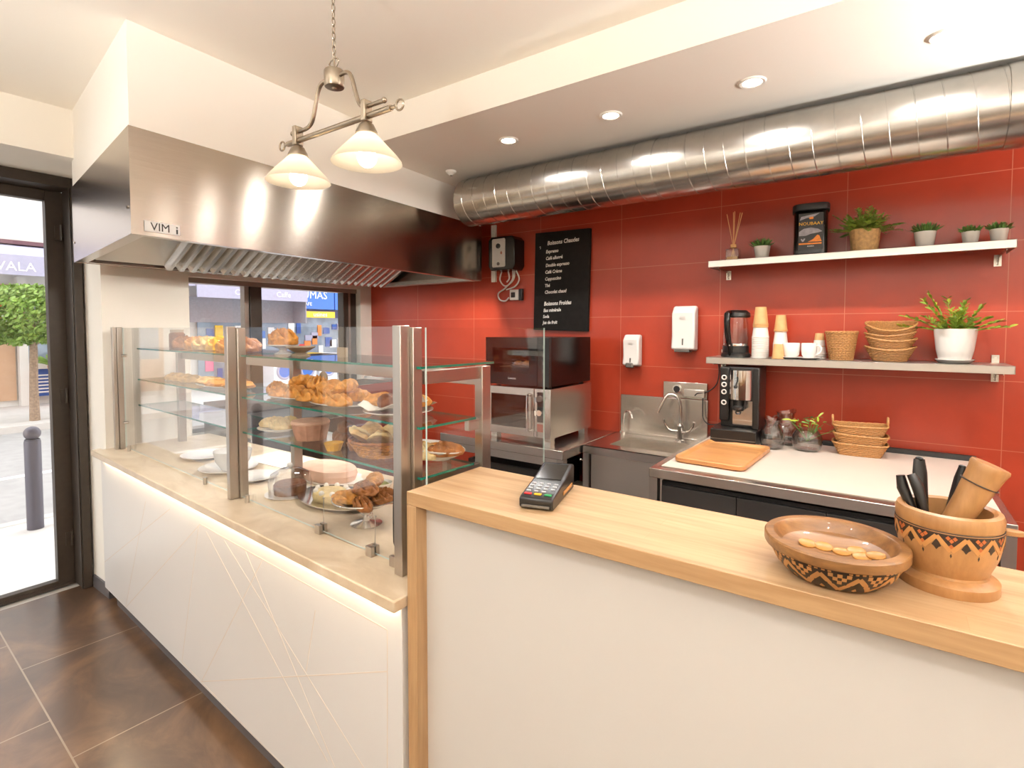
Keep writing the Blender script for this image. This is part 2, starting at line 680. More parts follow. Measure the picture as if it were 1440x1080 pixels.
# beige stone countertop
_n = N('beige_stone').set(Roughness=0.28)
_f = _n.noise(_n.coord('Object', (1, 2.2, 1)), 4.0, 6, 0.6, 1.2)
_n.base(_n.ramp(_f, [(0.3, rgb(206, 184, 154)), (0.55, rgb(222, 202, 174)), (0.75, rgb(232, 216, 192))]))
M['stone'] = _n.m

# ================================================================== THE ROOM
FLOOR = -0.1
mb = MB()
mb.box((-3.95, -2.3, FLOOR - 0.1), (2.4, 3.3, FLOOR))
struct(mb.build('floor', M['floor']))

mb = MB()
mb.box((-4.1, -2.3, 2.56), (2.4, 1.84, 2.70))
mb.box((-4.1, 1.84, 2.40), (2.4, 3.3, 2.70))
struct(mb.build('ceiling', M['ceiling']))

mb = MB()
mb.box((-4.1, 3.17, FLOOR - 0.1), (2.4, 3.3, 2.40))
struct(mb.build('wall_back', M['red_tile']))

# street facade: bulkhead over the door and shopfront, pier, wall round the back window
mb = MB()
mb.box((-4.1, -2.3, 2.32), (-3.41, 1.10, 2.56))
mb.box((-4.1, 1.10, FLOOR), (-3.62, 1.56, 2.40))
mb.box((-4.1, 1.56, FLOOR), (-3.81, 3.17, 0.74))
mb.box((-4.1, 1.56, 1.80), (-3.81, 3.17, 2.40))
mb.box((-4.1, 3.05, 0.74), (-3.81, 3.17, 1.80))
mb.box((-4.1, 1.10, 2.40), (-3.62, 1.84, 2.56))
mb.box((-4.1, -0.42, FLOOR), (-3.87, -0.22, 2.32))
mb.box((-4.1, -2.3, FLOOR), (-3.87, -2.1, 2.32))
struct(mb.build('wall_left', M['cream']))

mb = MB()
mb.box((2.3, -2.2, FLOOR), (2.4, 3.17, 2.56))
struct(mb.build('wall_right', M['cream']))
mb = MB()
mb.box((-3.87, -2.3, FLOOR), (2.4, -2.2, 2.56))
struct(mb.build('wall_front', M['cream']))

# boxed-in soffit above the extractor hood
HB, HT = 1.797, 2.185
NL, LL, RR, FR = V(-2.25, 0.78), V(-3.48, 0.945), V(-3.45, 3.0), V(-2.40, 3.0)


def hoodpoly(d=0.0):
    c = (NL + LL + RR + FR) / 4
    out = []
    P = [NL, FR, RR, LL]
    n = len(P)
    for i in range(n):
        a, b, c_ = P[i - 1], P[i], P[(i + 1) % n]
        n1 = (b - a).normalized()
        n2 = (c_ - b).normalized()
        m1, m2 = Vector((-n1.y, n1.x)), Vector((-n2.y, n2.x))
        k = (m1 + m2) / (1 + m1.dot(m2))
        out.append(tuple(b + k * d))
    return out


mb = MB()
mb.prism(hoodpoly(0.004), HT, 2.56)
struct(mb.build('trim_1', M['white_paint']))

mb = MB()
mb.box((-3.87, 1.09, FLOOR), (-3.612, 1.099, FLOOR + 0.075))
mb.box((-3.62, 1.09, FLOOR), (-3.61, 1.15, FLOOR + 0.075))
struct(mb.build('baseboard_left', M['kick']))

# ---------------------------------------------------------------- glazed door
d1 = thing('door_1', 'dark bronze framed glass entrance door on the street side', 'door')
struct(d1)
mb = MB()
mb.box((-4.03, 1.046, FLOOR), (-3.87, 1.09, 2.32))
mb.box((-3.90, 1.04, FLOOR), (-3.878, 1.0455, 2.32))
mb.box((-4.06, -0.22, FLOOR), (-3.87, -0.13, 2.32))
mb.box((-4.06, -0.13, 2.26), (-3.87, 1.046, 2.32))
mb.build('frame', M['dark_metal'], d1, bevel=0.003)
mb = MB()
mb.box((-4.09, 0.968, FLOOR + 0.012), (-4.035, 1.098, 2.26))
mb.box((-4.09, -0.13, FLOOR + 0.012), (-4.035, -0.05, 2.26))
mb.box((-4.09, -0.05, 2.20), (-4.035, 0.968, 2.26))
mb.box((-4.09, -0.05, FLOOR + 0.012), (-4.035, 0.968, FLOOR + 0.035))
mb.build('leaf_frame', M['dark_metal'], d1, bevel=0.003)
mb = MB()
mb.box((-4.066, -0.05, FLOOR + 0.035), (-4.058, 0.968, 2.20))
mb.build('glass_pane', M['pane'], d1)
for z in (0.18, 1.05, 2.02):
    mb = MB()
    mb.cyl((-4.022, 1.036, z - 0.045), (-4.022, 1.036, z + 0.045), 0.008, n=10)
    mb.box((-4.034, 1.008, z - 0.04), (-4.026, 1.036, z + 0.04))
    mb.build('hinge', M['dark_metal'], d1)
mb = MB()
mb.box((-4.1, -0.22, FLOOR - 0.01), (-4.04, 1.09, FLOOR + 0.01))
mb.build('threshold', M['dark_metal'], d1)

# shopfront window beside the door (light and reflections)
w = thing('window_1', 'large dark framed shopfront window beside the door', 'window')
struct(w)
mb = MB()
for y0, y1, z0, z1 in ((-2.1, -2.02, FLOOR, 2.32), (-0.5, -0.42, FLOOR, 2.32), (-1.3, -1.23, FLOOR, 2.32), (-2.02, -0.5, 2.22, 2.32), (-2.02, -0.5, FLOOR, 0.02)):
    mb.box((-4.06, y0, z0), (-3.98, y1, z1))
mb.build('frame', M['dark_metal'], w)
mb = MB()
mb.box((-4.024, -2.02, 0.02), (-4.016, -0.5, 2.22))
mb.build('glass_pane', M['pane'], w)

# window behind the display case
w = thing('window_2', 'dark framed window behind the display case', 'window')
struct(w)
mb = MB()
mb.box((-3.95, 2.09, 0.74), (-3.87, 2.18, 1.80))
mb.box((-3.95, 2.915, 0.74), (-3.87, 3.05, 1.80))
mb.box((-3.95, 1.56, 0.74), (-3.87, 1.62, 1.80))
mb.build('frame', M['dark_metal'], w, bevel=0.003)
mb = MB()
mb.box((-3.96, 1.56, 1.765), (-3.86, 3.05, 1.80))
mb.box((-3.96, 1.56, 0.74), (-3.84, 3.05, 0.77))
mb.box((-3.945, 2.055, 0.77), (-3.885, 2.088, 1.765))
mb.box((-3.869, 2.965, 0.77), (-3.865, 2.985, 1.765))
mb.build('rail', M['frame_edge'], w)
mb = MB()
mb.box((-3.916, 1.62, 0.77), (-3.91, 2.055, 1.765))
mb.box((-3.916, 2.18, 0.77), (-3.91, 2.915, 1.765))
mb.build('glass_pane', M['pane'], w)

# ---------------------------------------------------------------- recessed downlights: a row of three, the others added to brighten the room
DL = [(-1.583, 2.197, 2.40, 'recessed round downlight nearest the duct end above the hood side'),
      (-1.03, 2.208, 2.40, 'recessed round downlight in the middle of the visible row of three'),
      (-0.451, 2.23, 2.40, 'recessed round downlight largest in view, over the worktop end of the row'),
      (0.13, 2.24, 2.40, 'added round downlight over the right end of the worktop'),
      (0.75, 2.25, 2.40, 'added unseen downlight beyond the right end of the worktop'),
      (-2.6, -0.2, 2.56, 'added unseen downlight in the high ceiling inside the entrance'),
      (-1.1, -0.5, 2.56, 'added unseen downlight in the high ceiling behind the viewer'),
      (0.4, -0.4, 2.56, 'added unseen downlight in the high ceiling right of the viewer'),
      (-2.6, -1.8, 2.56, 'added unseen downlight in the high ceiling by the shopfront'),
      (-0.4, -1.8, 2.56, 'added unseen downlight near the rear wall of the customer area'),
      (1.1, -1.4, 2.56, 'added unseen downlight in the far customer corner')]
for i, (x, y, z, lab) in enumerate(DL):
    t = thing('downlight', lab, 'ceiling light', (x, y, z), 0, 'recessed downlights')
    mb = MB()
    mb.lathe([(0.034, -0.001), (0.036, -0.005), (0.046, -0.006), (0.05, -0.002), (0.05, 0.0), (0.034, 0.0)], n=32, cap=False)
    mb.build('trim_ring', M['white_paint'], t)
    mb = MB()
    mb.disc((0, 0, -0.003), (0, 0, -1), 0.034, 24)
    mb.build('lens', M['downlight'], t)
    low = z < 2.5
    L = light('downlight_lamp', 'AREA', (x, y, z - 0.008), 9.0 if low else 7.0, WARM, (0, 0, 0), shape='DISK', size=0.075)
    L.data.spread = math.radians(165)
    L.parent = t
    L.location = (0, 0, -0.008)

# unseen bowl uplighters added round the room to brighten the ceilings
for i, (x, y, zc, en, lab) in enumerate(((1.0, -0.85, 2.56, 74.0, 'added unseen bowl uplighter nearest the viewer'), (-0.9, -0.55, 2.56, 50.0, 'added unseen bowl uplighter in the middle of the customer area'),
                                         (-2.3, -0.75, 2.56, 20.0, 'added unseen bowl uplighter nearest the entrance door'), (1.55, 0.9, 2.56, 60.0, 'added unseen bowl uplighter at the far end of the bar'),
                                         (1.35, 2.12, 2.40, 118.0, 'added unseen bowl uplighter under the low ceiling behind the bar'))):
    t = thing('fill_uplighter', lab, 'lamp', (x, y, 1.75), 0, 'added unseen uplighters')
    mb = MB()
    mb.lathe([(0.0, 0.0), (0.07, 0.008), (0.13, 0.045), (0.16, 0.10), (0.155, 0.10), (0.125, 0.05), (0.068, 0.014), (0.0, 0.008)], n=36)
    mb.build('bowl', M['white_paint'], t)
    mb = MB()
    mb.cyl((0, 0, 0.0), (0, 0, zc - 1.75), 0.005, n=8)
    mb.build('rod', M['nickel'], t)
    mb = MB()
    for k in range(3):
        q = 2 * PI * k / 3
        mb.cyl((0.158 * math.cos(q), 0.158 * math.sin(q), 0.1), (0, 0, 0.3), 0.002, n=6)
    mb.build('stay', M['nickel'], t)
    L = light('uplighter_fill', 'AREA', (x, y, 1.75 + 0.085), en, WARM, (PI, 0, 0), shape='DISK', size=0.2)
    L.parent = t
    L.location = (0, 0, 0.085)

t = thing('ceiling_sensor', 'tiny white round sensor on the low ceiling at the left end of the duct', 'sensor', (-2.17, 2.42, 2.40))
mb = MB()
mb.lathe([(0, -0.026), (0.012, -0.025), (0.022, -0.016), (0.03, -0.01), (0.032, 0.0)], n=24)
mb.build('housing', M['white_paint'], t)
mb = MB()
mb.cyl((0, 0, -0.03), (0, 0, -0.025), 0.007, n=12)
mb.build('eye', M['grey_plastic'], t)

# ---------------------------------------------------------------- spiral duct along the back wall
t = thing('ventilation_duct', 'large galvanised spiral ventilation duct running under the low ceiling along the red wall', 'duct', (0, 2.63, 2.252))
mb = MB()
r = 0.1455
mb.lathe([(r - 0.03, -2.215), (r, -2.21)] + [(r, -2.2 + 0.1 * k) for k in range(0, 45)], n=48, cap=True)
mb.bm.transform(Matrix.Rotation(PI / 2, 4, 'Y'))
mb.build('tube', M['duct'], t)
mb = MB()
rnd = random.Random(3)
pitch = 0.085
pts = []
turns = int(4.3 / pitch)
for k in range(turns * 24 + 1):
    a = 2 * PI * k / 24
    pts.append((-2.19 + pitch * k / 24, (r + 0.0005) * math.cos(a), (r + 0.0005) * math.sin(a)))
mb.tube(pts, 0.0022, 6)
mb.build('seam', M['duct'], t)
for x in (-0.98, 0.35, 1.5):
    mb = MB()
    mb.lathe([(r + 0.0005, -0.03), (r + 0.004, -0.028), (r + 0.004, 0.028), (r + 0.0005, 0.03)], n=48, cap=False)
    mb.bm.transform(Matrix.Rotation(PI / 2, 4, 'Y'))
    mb.build('coupling', M['duct'], t, (x, 0, 0))
for x in (-1.9, -0.6, 0.7):
    MB().box((x - 0.012, -0.01, r), (x + 0.012, 0.01, 0.148)).build('hanger', M['steel'], t)

# ---------------------------------------------------------------- extractor hood
hood = thing('extractor_hood', 'large brushed stainless extractor hood above the display case, under the white soffit', 'hood', (0, 0, 0))
mb = MB()
out, inn = hoodpoly(0.0), hoodpoly(0.006)
for i in range(4):
    a, b, c, d = out[i], out[(i + 1) % 4], inn[(i + 1) % 4], inn[i]
    lo = [mb.v((p[0], p[1], HB)) for p in (a, b, c, d)]
    hi = [mb.v((p[0], p[1], HT)) for p in (a, b, c, d)]
    mb.f([lo[0], lo[1], hi[1], hi[0]])
    mb.f([lo[2], lo[3], hi[3], hi[2]])
    mb.f([lo[0], lo[3], lo[2], lo[1]])
mb.prism(hoodpoly(0.006), HT - 0.03, HT - 0.001)
mb.build('canopy', M['hood_steel'], hood)
# lower rim: a gutter around the inside
mb = MB()
o2, i2 = hoodpoly(0.006), hoodpoly(0.05)
for i in range(4):
    a, b, c, d = o2[i], o2[(i + 1) % 4], i2[(i + 1) % 4], i2[i]
    lo = [mb.v((p[0], p[1], HB + 0.002)) for p in (a, b, c, d)]
    mb.f(lo)
    hi = [mb.v((p[0], p[1], HB + 0.03)) for p in (c, d)]
    mb.f([lo[2], lo[3], hi[1], hi[0]])
mb.build('gutter', M['steel'], hood)
mb = MB()
mb.prism(hoodpoly(0.05), HB + 0.345, HB + 0.35)
mb.build('inner_panel', M['steel'], hood)
mb = MB()
# sloping filter bank: a steep panel with ridges running down to the rear gutter
fx0, fz0, fx1, fz1 = -3.36, HB + 0.012, -2.70, HB + 0.34
sl = Vector((fx1 - fx0, 0, fz1 - fz0)).normalized()
nn = Vector((sl.z, 0, -sl.x))
mb.quad((fx0, 1.30, fz0), (fx1, 1.30, fz1), (fx1, 2.96, fz1), (fx0, 2.96, fz0))
y = 1.32
while y < 2.93:
    for dx0, dx1, yy0, yy1 in ((0.0, 0.03, y, y + 0.012), (0.03, 0.03, y + 0.012, y + 0.034), (0.03, 0.0, y + 0.034, y + 0.04)):
        q = [(Vector((fx0, yy0, fz0)) + nn * dx0), (Vector((fx1, yy0, fz1)) + nn * dx0), (Vector((fx1, yy1, fz1)) + nn * dx1), (Vector((fx0, yy1, fz0)) + nn * dx1)]
        mb.f([mb.v(p) for p in q])
    y += 0.062
mb.quad((fx0, 1.0, fz0), (fx1, 1.0, fz1), (fx1, 1.30, fz1), (fx0, 1.30, fz0))
mb.build('baffle_filter', M['steel'], hood)
# unseen lamps added behind the hood's front skirt to brighten the space below
for y_ in (1.25, 1.95, 2.6):
    x_ = NL.x + (FR.x - NL.x) * (y_ - 0.78) / 2.2 - 0.13
    mb = MB()
    mb.box((x_ - 0.05, y_ - 0.16, HB + 0.215), (x_ + 0.05, y_ + 0.16, HB + 0.26))
    hl = mb.build('hood_fill', M['steel'], hood)
    mb = MB()
    mb.box((x_ - 0.035, y_ - 0.14, HB + 0.211), (x_ + 0.035, y_ + 0.14, HB + 0.2149))
    mb.build('fill_lens', M['hood_fill_glow'], hl)
# maker's plate on the front face
dirv = (FR - NL).normalized()
nrm = Vector((dirv.y, -dirv.x))
P0 = NL + dirv * 0.105 + nrm * 0.001
BM = Matrix(((dirv.x, 0, nrm.x, P0.x), (dirv.y, 0, nrm.y, P0.y), (0, 1, 0, HB + 0.034), (0, 0, 0, 1)))
mb = MB()
mb.M = BM
mb.box((-0.062, -0.018, 0), (0.062, 0.021, 0.002))
pl = mb.build('maker_plate', M['wht_mark'], hood)
mb = MB()
mb.text('VIM', 0.042, BM @ Matrix.Translation((-0.008, -0.012, 0.0025)), 0.0003)
mb.build('lettering', M['black'], pl)
for za, zb in ((-0.014, 0.004), (0.008, 0.013)):
    mb = MB()
    mb.M = BM
    mb.box((0.048, za, 0.002), (0.054, zb, 0.003))
    mb.build('printed_mark', M['black'], pl)
for f in (0.03, 0.97):
    mb = MB()
    p = NL + (LL - NL) * f
    mb.cyl((p.x, p.y - 0.004, HB + 0.1), (p.x, p.y + 0.003, HB + 0.1), 0.006, n=10)
    mb.build('rivet', M['chrome'], hood)

# ---------------------------------------------------------------- pendant lamp
PX, PY, PZ = -1.356, 1.0, 2.19
lampo = thing('pendant_lamp', 'brass toned two-arm pendant lamp on a chain with frosted cone shades, above the glass case', 'lamp', (PX, PY, PZ))
mb = MB()
z = 0.062
k = 0
while z < 0.37:
    q = Matrix.Rotation(PI / 2 * (k % 2), 4, 'Z')
    pts = []
    for i in range(14):
        a = 2 * PI * i / 14
        px = 0.0052 * math.cos(a)
        pz = 0.0125 * math.sin(a)
        v = q @ Vector((px, 0, pz))
        pts.append((v.x, v.y, z + v.z))
    mb.tube(pts, 0.0017, 6, closed=True)
    z += 0.0205
    k += 1
mb.build('chain', M['nickel'], lampo)
mb = MB()
mb.lathe([(0.0, 0.355), (0.05, 0.358), (0.055, 0.37)], n=24)
mb.build('ceiling_rose', M['nickel'], lampo)
mb = MB()
mb.lathe([(0.0, -0.032), (0.006, -0.031), (0.008, -0.027), (0.027, -0.025), (0.029, -0.022), (0.029, 0.02), (0.027, 0.024), (0, 0.025)], n=28)
mb.cyl((0, 0, 0.02), (0, 0, 0.06), 0.003, n=8)
mb.tube([(0, 0, 0.027), (-0.014, 0, 0.036), (-0.023, 0, 0.048), (-0.014, 0, 0.056), (0, 0, 0.058), (0.014, 0, 0.056), (0.023, 0, 0.048), (0.014, 0, 0.036)], 0.0023, 6, closed=True)
mb.build('hub', M['nickel'], lampo)


def bez(p0, p1, p2, p3, n=12):
    p0, p1, p2, p3 = map(Vector, (p0, p1, p2, p3))
    return [p0 * (1 - t) ** 3 + p1 * 3 * t * (1 - t) ** 2 + p2 * 3 * t * t * (1 - t) + p3 * t ** 3 for t in [i / n for i in range(n + 1)]]


for s in (-1, 1):
    mb = MB()
    pts = bez((s * 0.028, 0, 0.004), (s * 0.075, 0, 0.01), (s * 0.078, 0, -0.01), (s * 0.092, 0, -0.05)) + \
        bez((s * 0.092, 0, -0.05), (s * 0.108, 0, -0.095), (s * 0.11, 0, -0.115), (s * 0.16, 0, -0.115))[1:] + [(s * 0.215, 0, -0.115)]
    mb.tube(pts, 0.0062, 10)
    mb.ball((s * 0.217, 0, -0.115), 0.008, 10, 8)
    mb.build('arm', M['nickel'], lampo)
mb = MB()
mb.cyl((-0.245, 0, -0.142), (0.245, 0, -0.142), 0.0085, n=14)
for s in (-1, 1):
    mb.cyl((s * 0.245, 0, -0.142), (s * 0.262, 0, -0.142), 0.005, n=10)
    mb.ring((s * 0.278, 0, -0.142), (0, 1, 0), 0.014, 0.003)
mb.build('crossbar', M['nickel'], lampo)
for s, sx in ((-1, -0.19), (1, 0.143)):
    mb = MB()
    mb.boxc((sx, 0, -0.128), (0.018, 0.03, 0.06))
    mb.build('bracket', M['nickel'], lampo, bevel=0.003)
    mb = MB()
    mb.lathe([(0.008, -0.155), (0.02, -0.165), (0.03, -0.185), (0.031, -0.192), (0.0, -0.192)], (sx, 0, 0), 24)
    mb.build('shade_cap', M['nickel'], lampo)
    mb = MB()
    mb.lathe([(0.026, -0.190), (0.055, -0.220), (0.085, -0.252), (0.097, -0.268), (0.0985, -0.272), (0.0955, -0.271), (0.083, -0.256), (0.053, -0.224), (0.0235, -0.193)], (sx, 0, 0), 40, cap=False)
    mb.build('lamp_shade', M['shade'], lampo)
    mb = MB()
    mb.ball((sx, 0, -0.256), 0.027, 20, 14, (1, 1, 1.05))
    mb.cyl((sx, 0, -0.192), (sx, 0, -0.236), 0.014, n=12)
    mb.build('bulb', M['bulb'], lampo)

# ================================================================== DISPLAY COUNTER AND GLASS CASE
DR = math.radians(-3.277)
DO = V(-0.988, 0.884)
DX = V(math.cos(DR), math.sin(DR))
DY = V(-math.sin(DR), math.cos(DR))


def D(x, y, z=0.0):
    p = DO + DX * x + DY * y
    return (p.x, p.y, z)


DM = TR(DO.x, DO.y, 0, DR)
CT = 0.77                                   # countertop height

cx, cy, _ = D(-1.3, 0.3)
ctr = thing('display_counter', 'white counter with beige stone top and lit front edge carrying the glass case', 'counter', (cx, cy, FLOOR))
CI = Matrix.Translation((-cx, -cy, -FLOOR))
mb = MB()
mb.M = CI
mb.prism([(-0.99, 0.884), (-0.99, 1.66), (-3.61, 1.66), (-3.61, 1.085), (-3.66, 1.085), (-3.643, 1.036)], CT - 0.032, CT)
mb.build('countertop', M['stone'], ctr, bevel=0.004)
mb = MB()
mb.M = CI @ DM
mb.box((-2.62, 0.035, -0.018), (-0.015, 0.065, CT - 0.033))
mb.build('front_panel', M['lacquer'], ctr, bevel=0.002)
mb = MB()
mb.M = CI
a, b = D(-0.02, 0.066), D(-2.6, 0.066)
mb.prism([(-0.995, a[1]), (-0.995, 1.6), (-3.6, 1.6), (-3.6, 1.1), (b[0], b[1])], -0.03, CT - 0.033)
mb.build('carcass', M['lacquer'], ctr)
mb = MB()
mb.M = CI @ DM
mb.box((-2.52, 0.064, FLOOR), (-0.02, 0.08, -0.0185))
mb.build('plinth', M['kick'], ctr)
mb = MB()
mb.M = CI @ DM
mb.box((-2.55, 0.018, CT - 0.04), (-0.03, 0.030, CT - 0.033))
mb.build('light_strip', M['led'], ctr)


def pix(x, y, v=0.034):
    """point of the counter front seen at a place of the photograph (used for the carved lines of the panel)"""
    f = Vector((-math.sin(0.61785) * math.cos(0.041888), math.cos(0.61785) * math.cos(0.041888), -math.sin(0.041888)))
    r = Vector((math.cos(0.61785), math.sin(0.61785), 0))
    u = r.cross(f)
    d = f + r * ((x - 720) / 745) - u * ((y - 494) / 745)
    n = Vector((DY.x, DY.y, 0))
    p0 = Vector((DO.x, DO.y, 0)) + n * v
    c = Vector((0, 0, EYE))
    p = c + d * ((p0 - c).dot(n) / d.dot(n))
    q = p - Vector((DO.x, DO.y, 0))
    return q.x * DX.x + q.y * DX.y, p.z


GL = [((660, 275), (415, 550)), ((865, 395), (665, 795)), ((665, 795), (1278, 762)), ((740, 330), (1200, 1080)),
      ((810, 365), (1105, 1080)), ((680, 300), (1080, 1060)), ((660, 275), (1278, 625)), ((560, 225), (345, 400)),
      ((655, 280), (600, 730)), ((480, 200), (415, 545)), ((1278, 625), (1278, 1180)), ((600, 730), (1000, 1190)), ((1040, 560), (1010, 762))]
mb = MB()
mb.M = CI @ DM
for (ax, ay), (bx_, by_) in GL:
    x0, z0 = pix(ax / 2.348, 620 + ay / 2.348)
    x1, z1 = pix(bx_ / 2.348, 620 + by_ / 2.348)
    z0, z1 = max(-0.014, min(CT - 0.05, z0)), max(-0.014, min(CT - 0.05, z1))
    d = Vector((x1 - x0, z1 - z0)).normalized()
    nx, nz = -d.y * 0.0016, d.x * 0.0016
    a = [mb.v(p) for p in ((x0 + nx, 0.0346, z0 + nz), (x1 + nx, 0.0346, z1 + nz), (x1 - nx, 0.0346, z1 - nz), (x0 - nx, 0.0346, z0 - nz))]
    mb.f(a)
    b = [mb.v(p) for p in ((x0 + nx, 0.0355, z0 + nz), (x1 + nx, 0.0355, z1 + nz), (x1 - nx, 0.0355, z1 - nz), (x0 - nx, 0.0355, z0 - nz))]
    for i in range(4):
        mb.f([a[i], a[(i + 1) % 4], b[(i + 1) % 4], b[i]])
mb.build('carved_lines', M['groove'], ctr)

# ------------------------------------------------------------------ glass case
ox, oy, _ = D(-1.3, 0.3)
case = thing('glass_display_case', 'long glass pastry case with stainless posts and three glass shelves on the beige countertop', 'display case', (ox, oy, CT))
SI = Matrix.Translation((-ox, -oy, -CT)) @ DM
TOP = 1.46
# main uprights
for x in (-0.105, -1.15):
    mb = MB()
    mb.M = SI
    w = 0.017 if x > -1 else 0.014
    mb.box((x - w, 0.098, CT), (x + w, 0.132, TOP))
    mb.box((x + w - 0.006, 0.1325, CT), (x + w + 0.012, 0.165, TOP - 0.005))
    mb.build('upright', M['post_steel'], case, bevel=0.002)
mb = MB()
mb.M = SI
mb.box((-2.585, 0.09, CT), (-2.555, 0.108, TOP))
mb.box((-2.575, 0.109, CT), (-2.55, 0.135, TOP))
mb.build('upright', M['post_steel'], case, bevel=0.002)
for x in (-0.075, -1.2, -2.6 + 0.08):
    mb = MB()
    mb.M = SI
    mb.box((x - 0.016, 0.395, CT), (x + 0.016, 0.435, 1.335))
    mb.build('support_post', M['post_steel'], case, bevel=0.002)


def pane(name, a, b, parent, edge='edge_clear', axis=1):
    """a glass sheet: clear faces on the broad side, edge material round the rim"""
    mb = MB()
    mb.M = SI
    mb.box(a, b)
    for f in mb.bm.faces:
        n = f.calc_center_median()
    mb.bm.normal_update()
    ax = (SI.to_3x3() @ Vector([(1, 0, 0), (0, 1, 0), (0, 0, 1)][axis])).normalized()
    for f in mb.bm.faces:
        f.material_index = 0 if abs(f.normal.dot(ax)) > 0.7 else 1
    return mb.build(name, [M['case_glass'], M[edge]], parent)


pane('glass_panel', (-2.548, 0.1345, CT + 0.008), (-1.166, 0.1395, TOP - 0.003), case)
pane('glass_panel', (-1.134, 0.1345, CT + 0.008), (-0.125, 0.1395, TOP - 0.003), case)
pane('glass_panel', (-0.036, 0.14, CT + 0.002), (-0.030, 0.69, TOP - 0.006), case, axis=0)
for z, y0, y1 in ((1.040, 0.145, 0.36), (1.180, 0.145, 0.37), (1.347, 0.145, 0.455)):
    pane('shelf', (-1.13, y0, z - 0.007), (-0.062, y1, z), case, 'glass_edge', 2)
    pane('shelf', (-2.35, y0, z - 0.007), (-1.17, y1, z), case, 'glass_edge', 2)
mb = MB()
mb.M = SI
mb.box((-2.5, 0.412, 1.272), (-0.095, 0.43, 1.318))
mb.build('rail', M['post_steel'], case, bevel=0.002)
for z, y0, y1 in ((1.318, 0.17, 0.395), (1.02, 0.17, 0.395), (1.16, 0.345, 0.395)):
    mb = MB()
    mb.M = SI
    mb.box((-0.088, y0, z - 0.022), (-0.07, y1, z + 0.016 if z > 1.3 else z + 0.012))
    mb.build('shelf_bracket', M['post_steel'], case, bevel=0.002)
for z in (1.04, 1.18, 1.347):
    for x in (-0.12, -1.135, -1.165):
        mb = MB()
        mb.M = SI
        mb.box((x - 0.006, 0.133, z - 0.016), (x + 0.006, 0.168, z + 0.004))
        mb.build('shelf_clip', M['steel'], case, bevel=0.001)
for z in (0.92, 1.3):
    mb = MB()
    mb.M = SI
    mb.cyl((-2.545, 0.125, z), (-2.545, 0.15, z), 0.008, n=12)
    mb.box((-2.56, 0.126, z - 0.006), (-2.54, 0.134, z + 0.006))
    mb.build('glass_stud', M['chrome'], case)
for x, big in ((-2.464, 0), (-1.451, 0), (-1.055, 0), (-0.551, 1), (-0.272, 1), (-0.16, 1)):
    mb = MB()
    mb.M = SI
    if big:
        mb.box((x - 0.014, 0.121, CT), (x + 0.014, 0.134, CT + 0.03))
        mb.box((x - 0.014, 0.140, CT), (x + 0.014, 0.152, CT + 0.03))
        mb.box((x - 0.014, 0.134, CT), (x + 0.014, 0.140, CT + 0.007))
        if x < -0.2:
            mb.cyl((x, 0.146, CT + 0.028), (x + 0.003, 0.146, CT + 0.115), 0.0016, n=6)
            mb.ball((x + 0.003, 0.146, CT + 0.115), 0.004, 8, 6)
    else:
        mb.cyl((x, 0.127, CT), (x, 0.127, CT + 0.03), 0.0085, n=14)
    mb.build('glass_clamp', M['post_steel'], case, bevel=0.001 if big else 0)
mb = MB()
mb.M = SI
mb.tube(bez((-0.132, 0.129, 1.34), (-0.135, 0.129, 1.15), (-0.168, 0.129, 1.0), (-0.16, 0.129, 0.84), 16) + [(-0.148, 0.129, 0.815)], 0.003, 6)
mb.build('cable', M['rubber'], case)


# ------------------------------------------------------------------ pastries
def wob(q, amp, f, seed):
    n = noise.noise(Vector(q) * f + Vector((seed, seed * 1.7, -seed)))
    return q * (1 + amp * n)


def bun_mb(mb, L, Wd, Hh, c=(0, 0, 0), seed=0.0, rz=0.0, ridges=0, rx=0.0):
    """rounded loaf with a flat underside, standing on c"""
    keep = mb.M.copy()
    mb.M = mb.M @ TR(c[0], c[1], c[2], rz, rx)

    def fn(q, d):
        z = q.z
        k = 1.0
        if ridges:
            k = 1 - 0.20 * abs(math.cos(ridges * 2.2 * math.atan2(d.y, d.x + 1.15))) ** 3 * max(0.0, d.z + 0.45)
        r = Vector((q.x * L / 2, q.y * Wd / 2 * k, (z * 0.72 + 0.28) * Hh * (2 * k - 1) if z > -0.39 else 0.0))
        return r + Vector((d.x, d.y, max(0, d.z))) * (0.09 * Wd * noise.noise(d * 2.3 + Vector((seed * 3.1, seed, 0))))
    mb.ball((0, 0, 0), 1.0, 56, 18, (1, 1, 1), fn)
    mb.M = keep
    return mb


def crescent_mb(mb, R, w, c=(0, 0, 0), arc=2.6, rz=0.0, seed=0.0):
    keep = mb.M.copy()
    mb.M = mb.M @ TR(c[0], c[1], c[2], rz)
    n = 40
    pts, rs = [], []
    for i in range(n + 1):
        t = i / n
        a = -arc / 2 + arc * t
        k = math.sin(PI * t) ** 0.7
        rr = w * (0.22 + 0.78 * k) * (1 + 0.13 * math.cos(t * 7 * 2 * PI))
        pts.append((R * math.cos(a) - R * 0.7, R * math.sin(a), rr * 0.86))
        rs.append(rr)
    mb.tube(pts, rs, 12, flat=0.86)
    mb.M = keep
    return mb


PROTO = {}


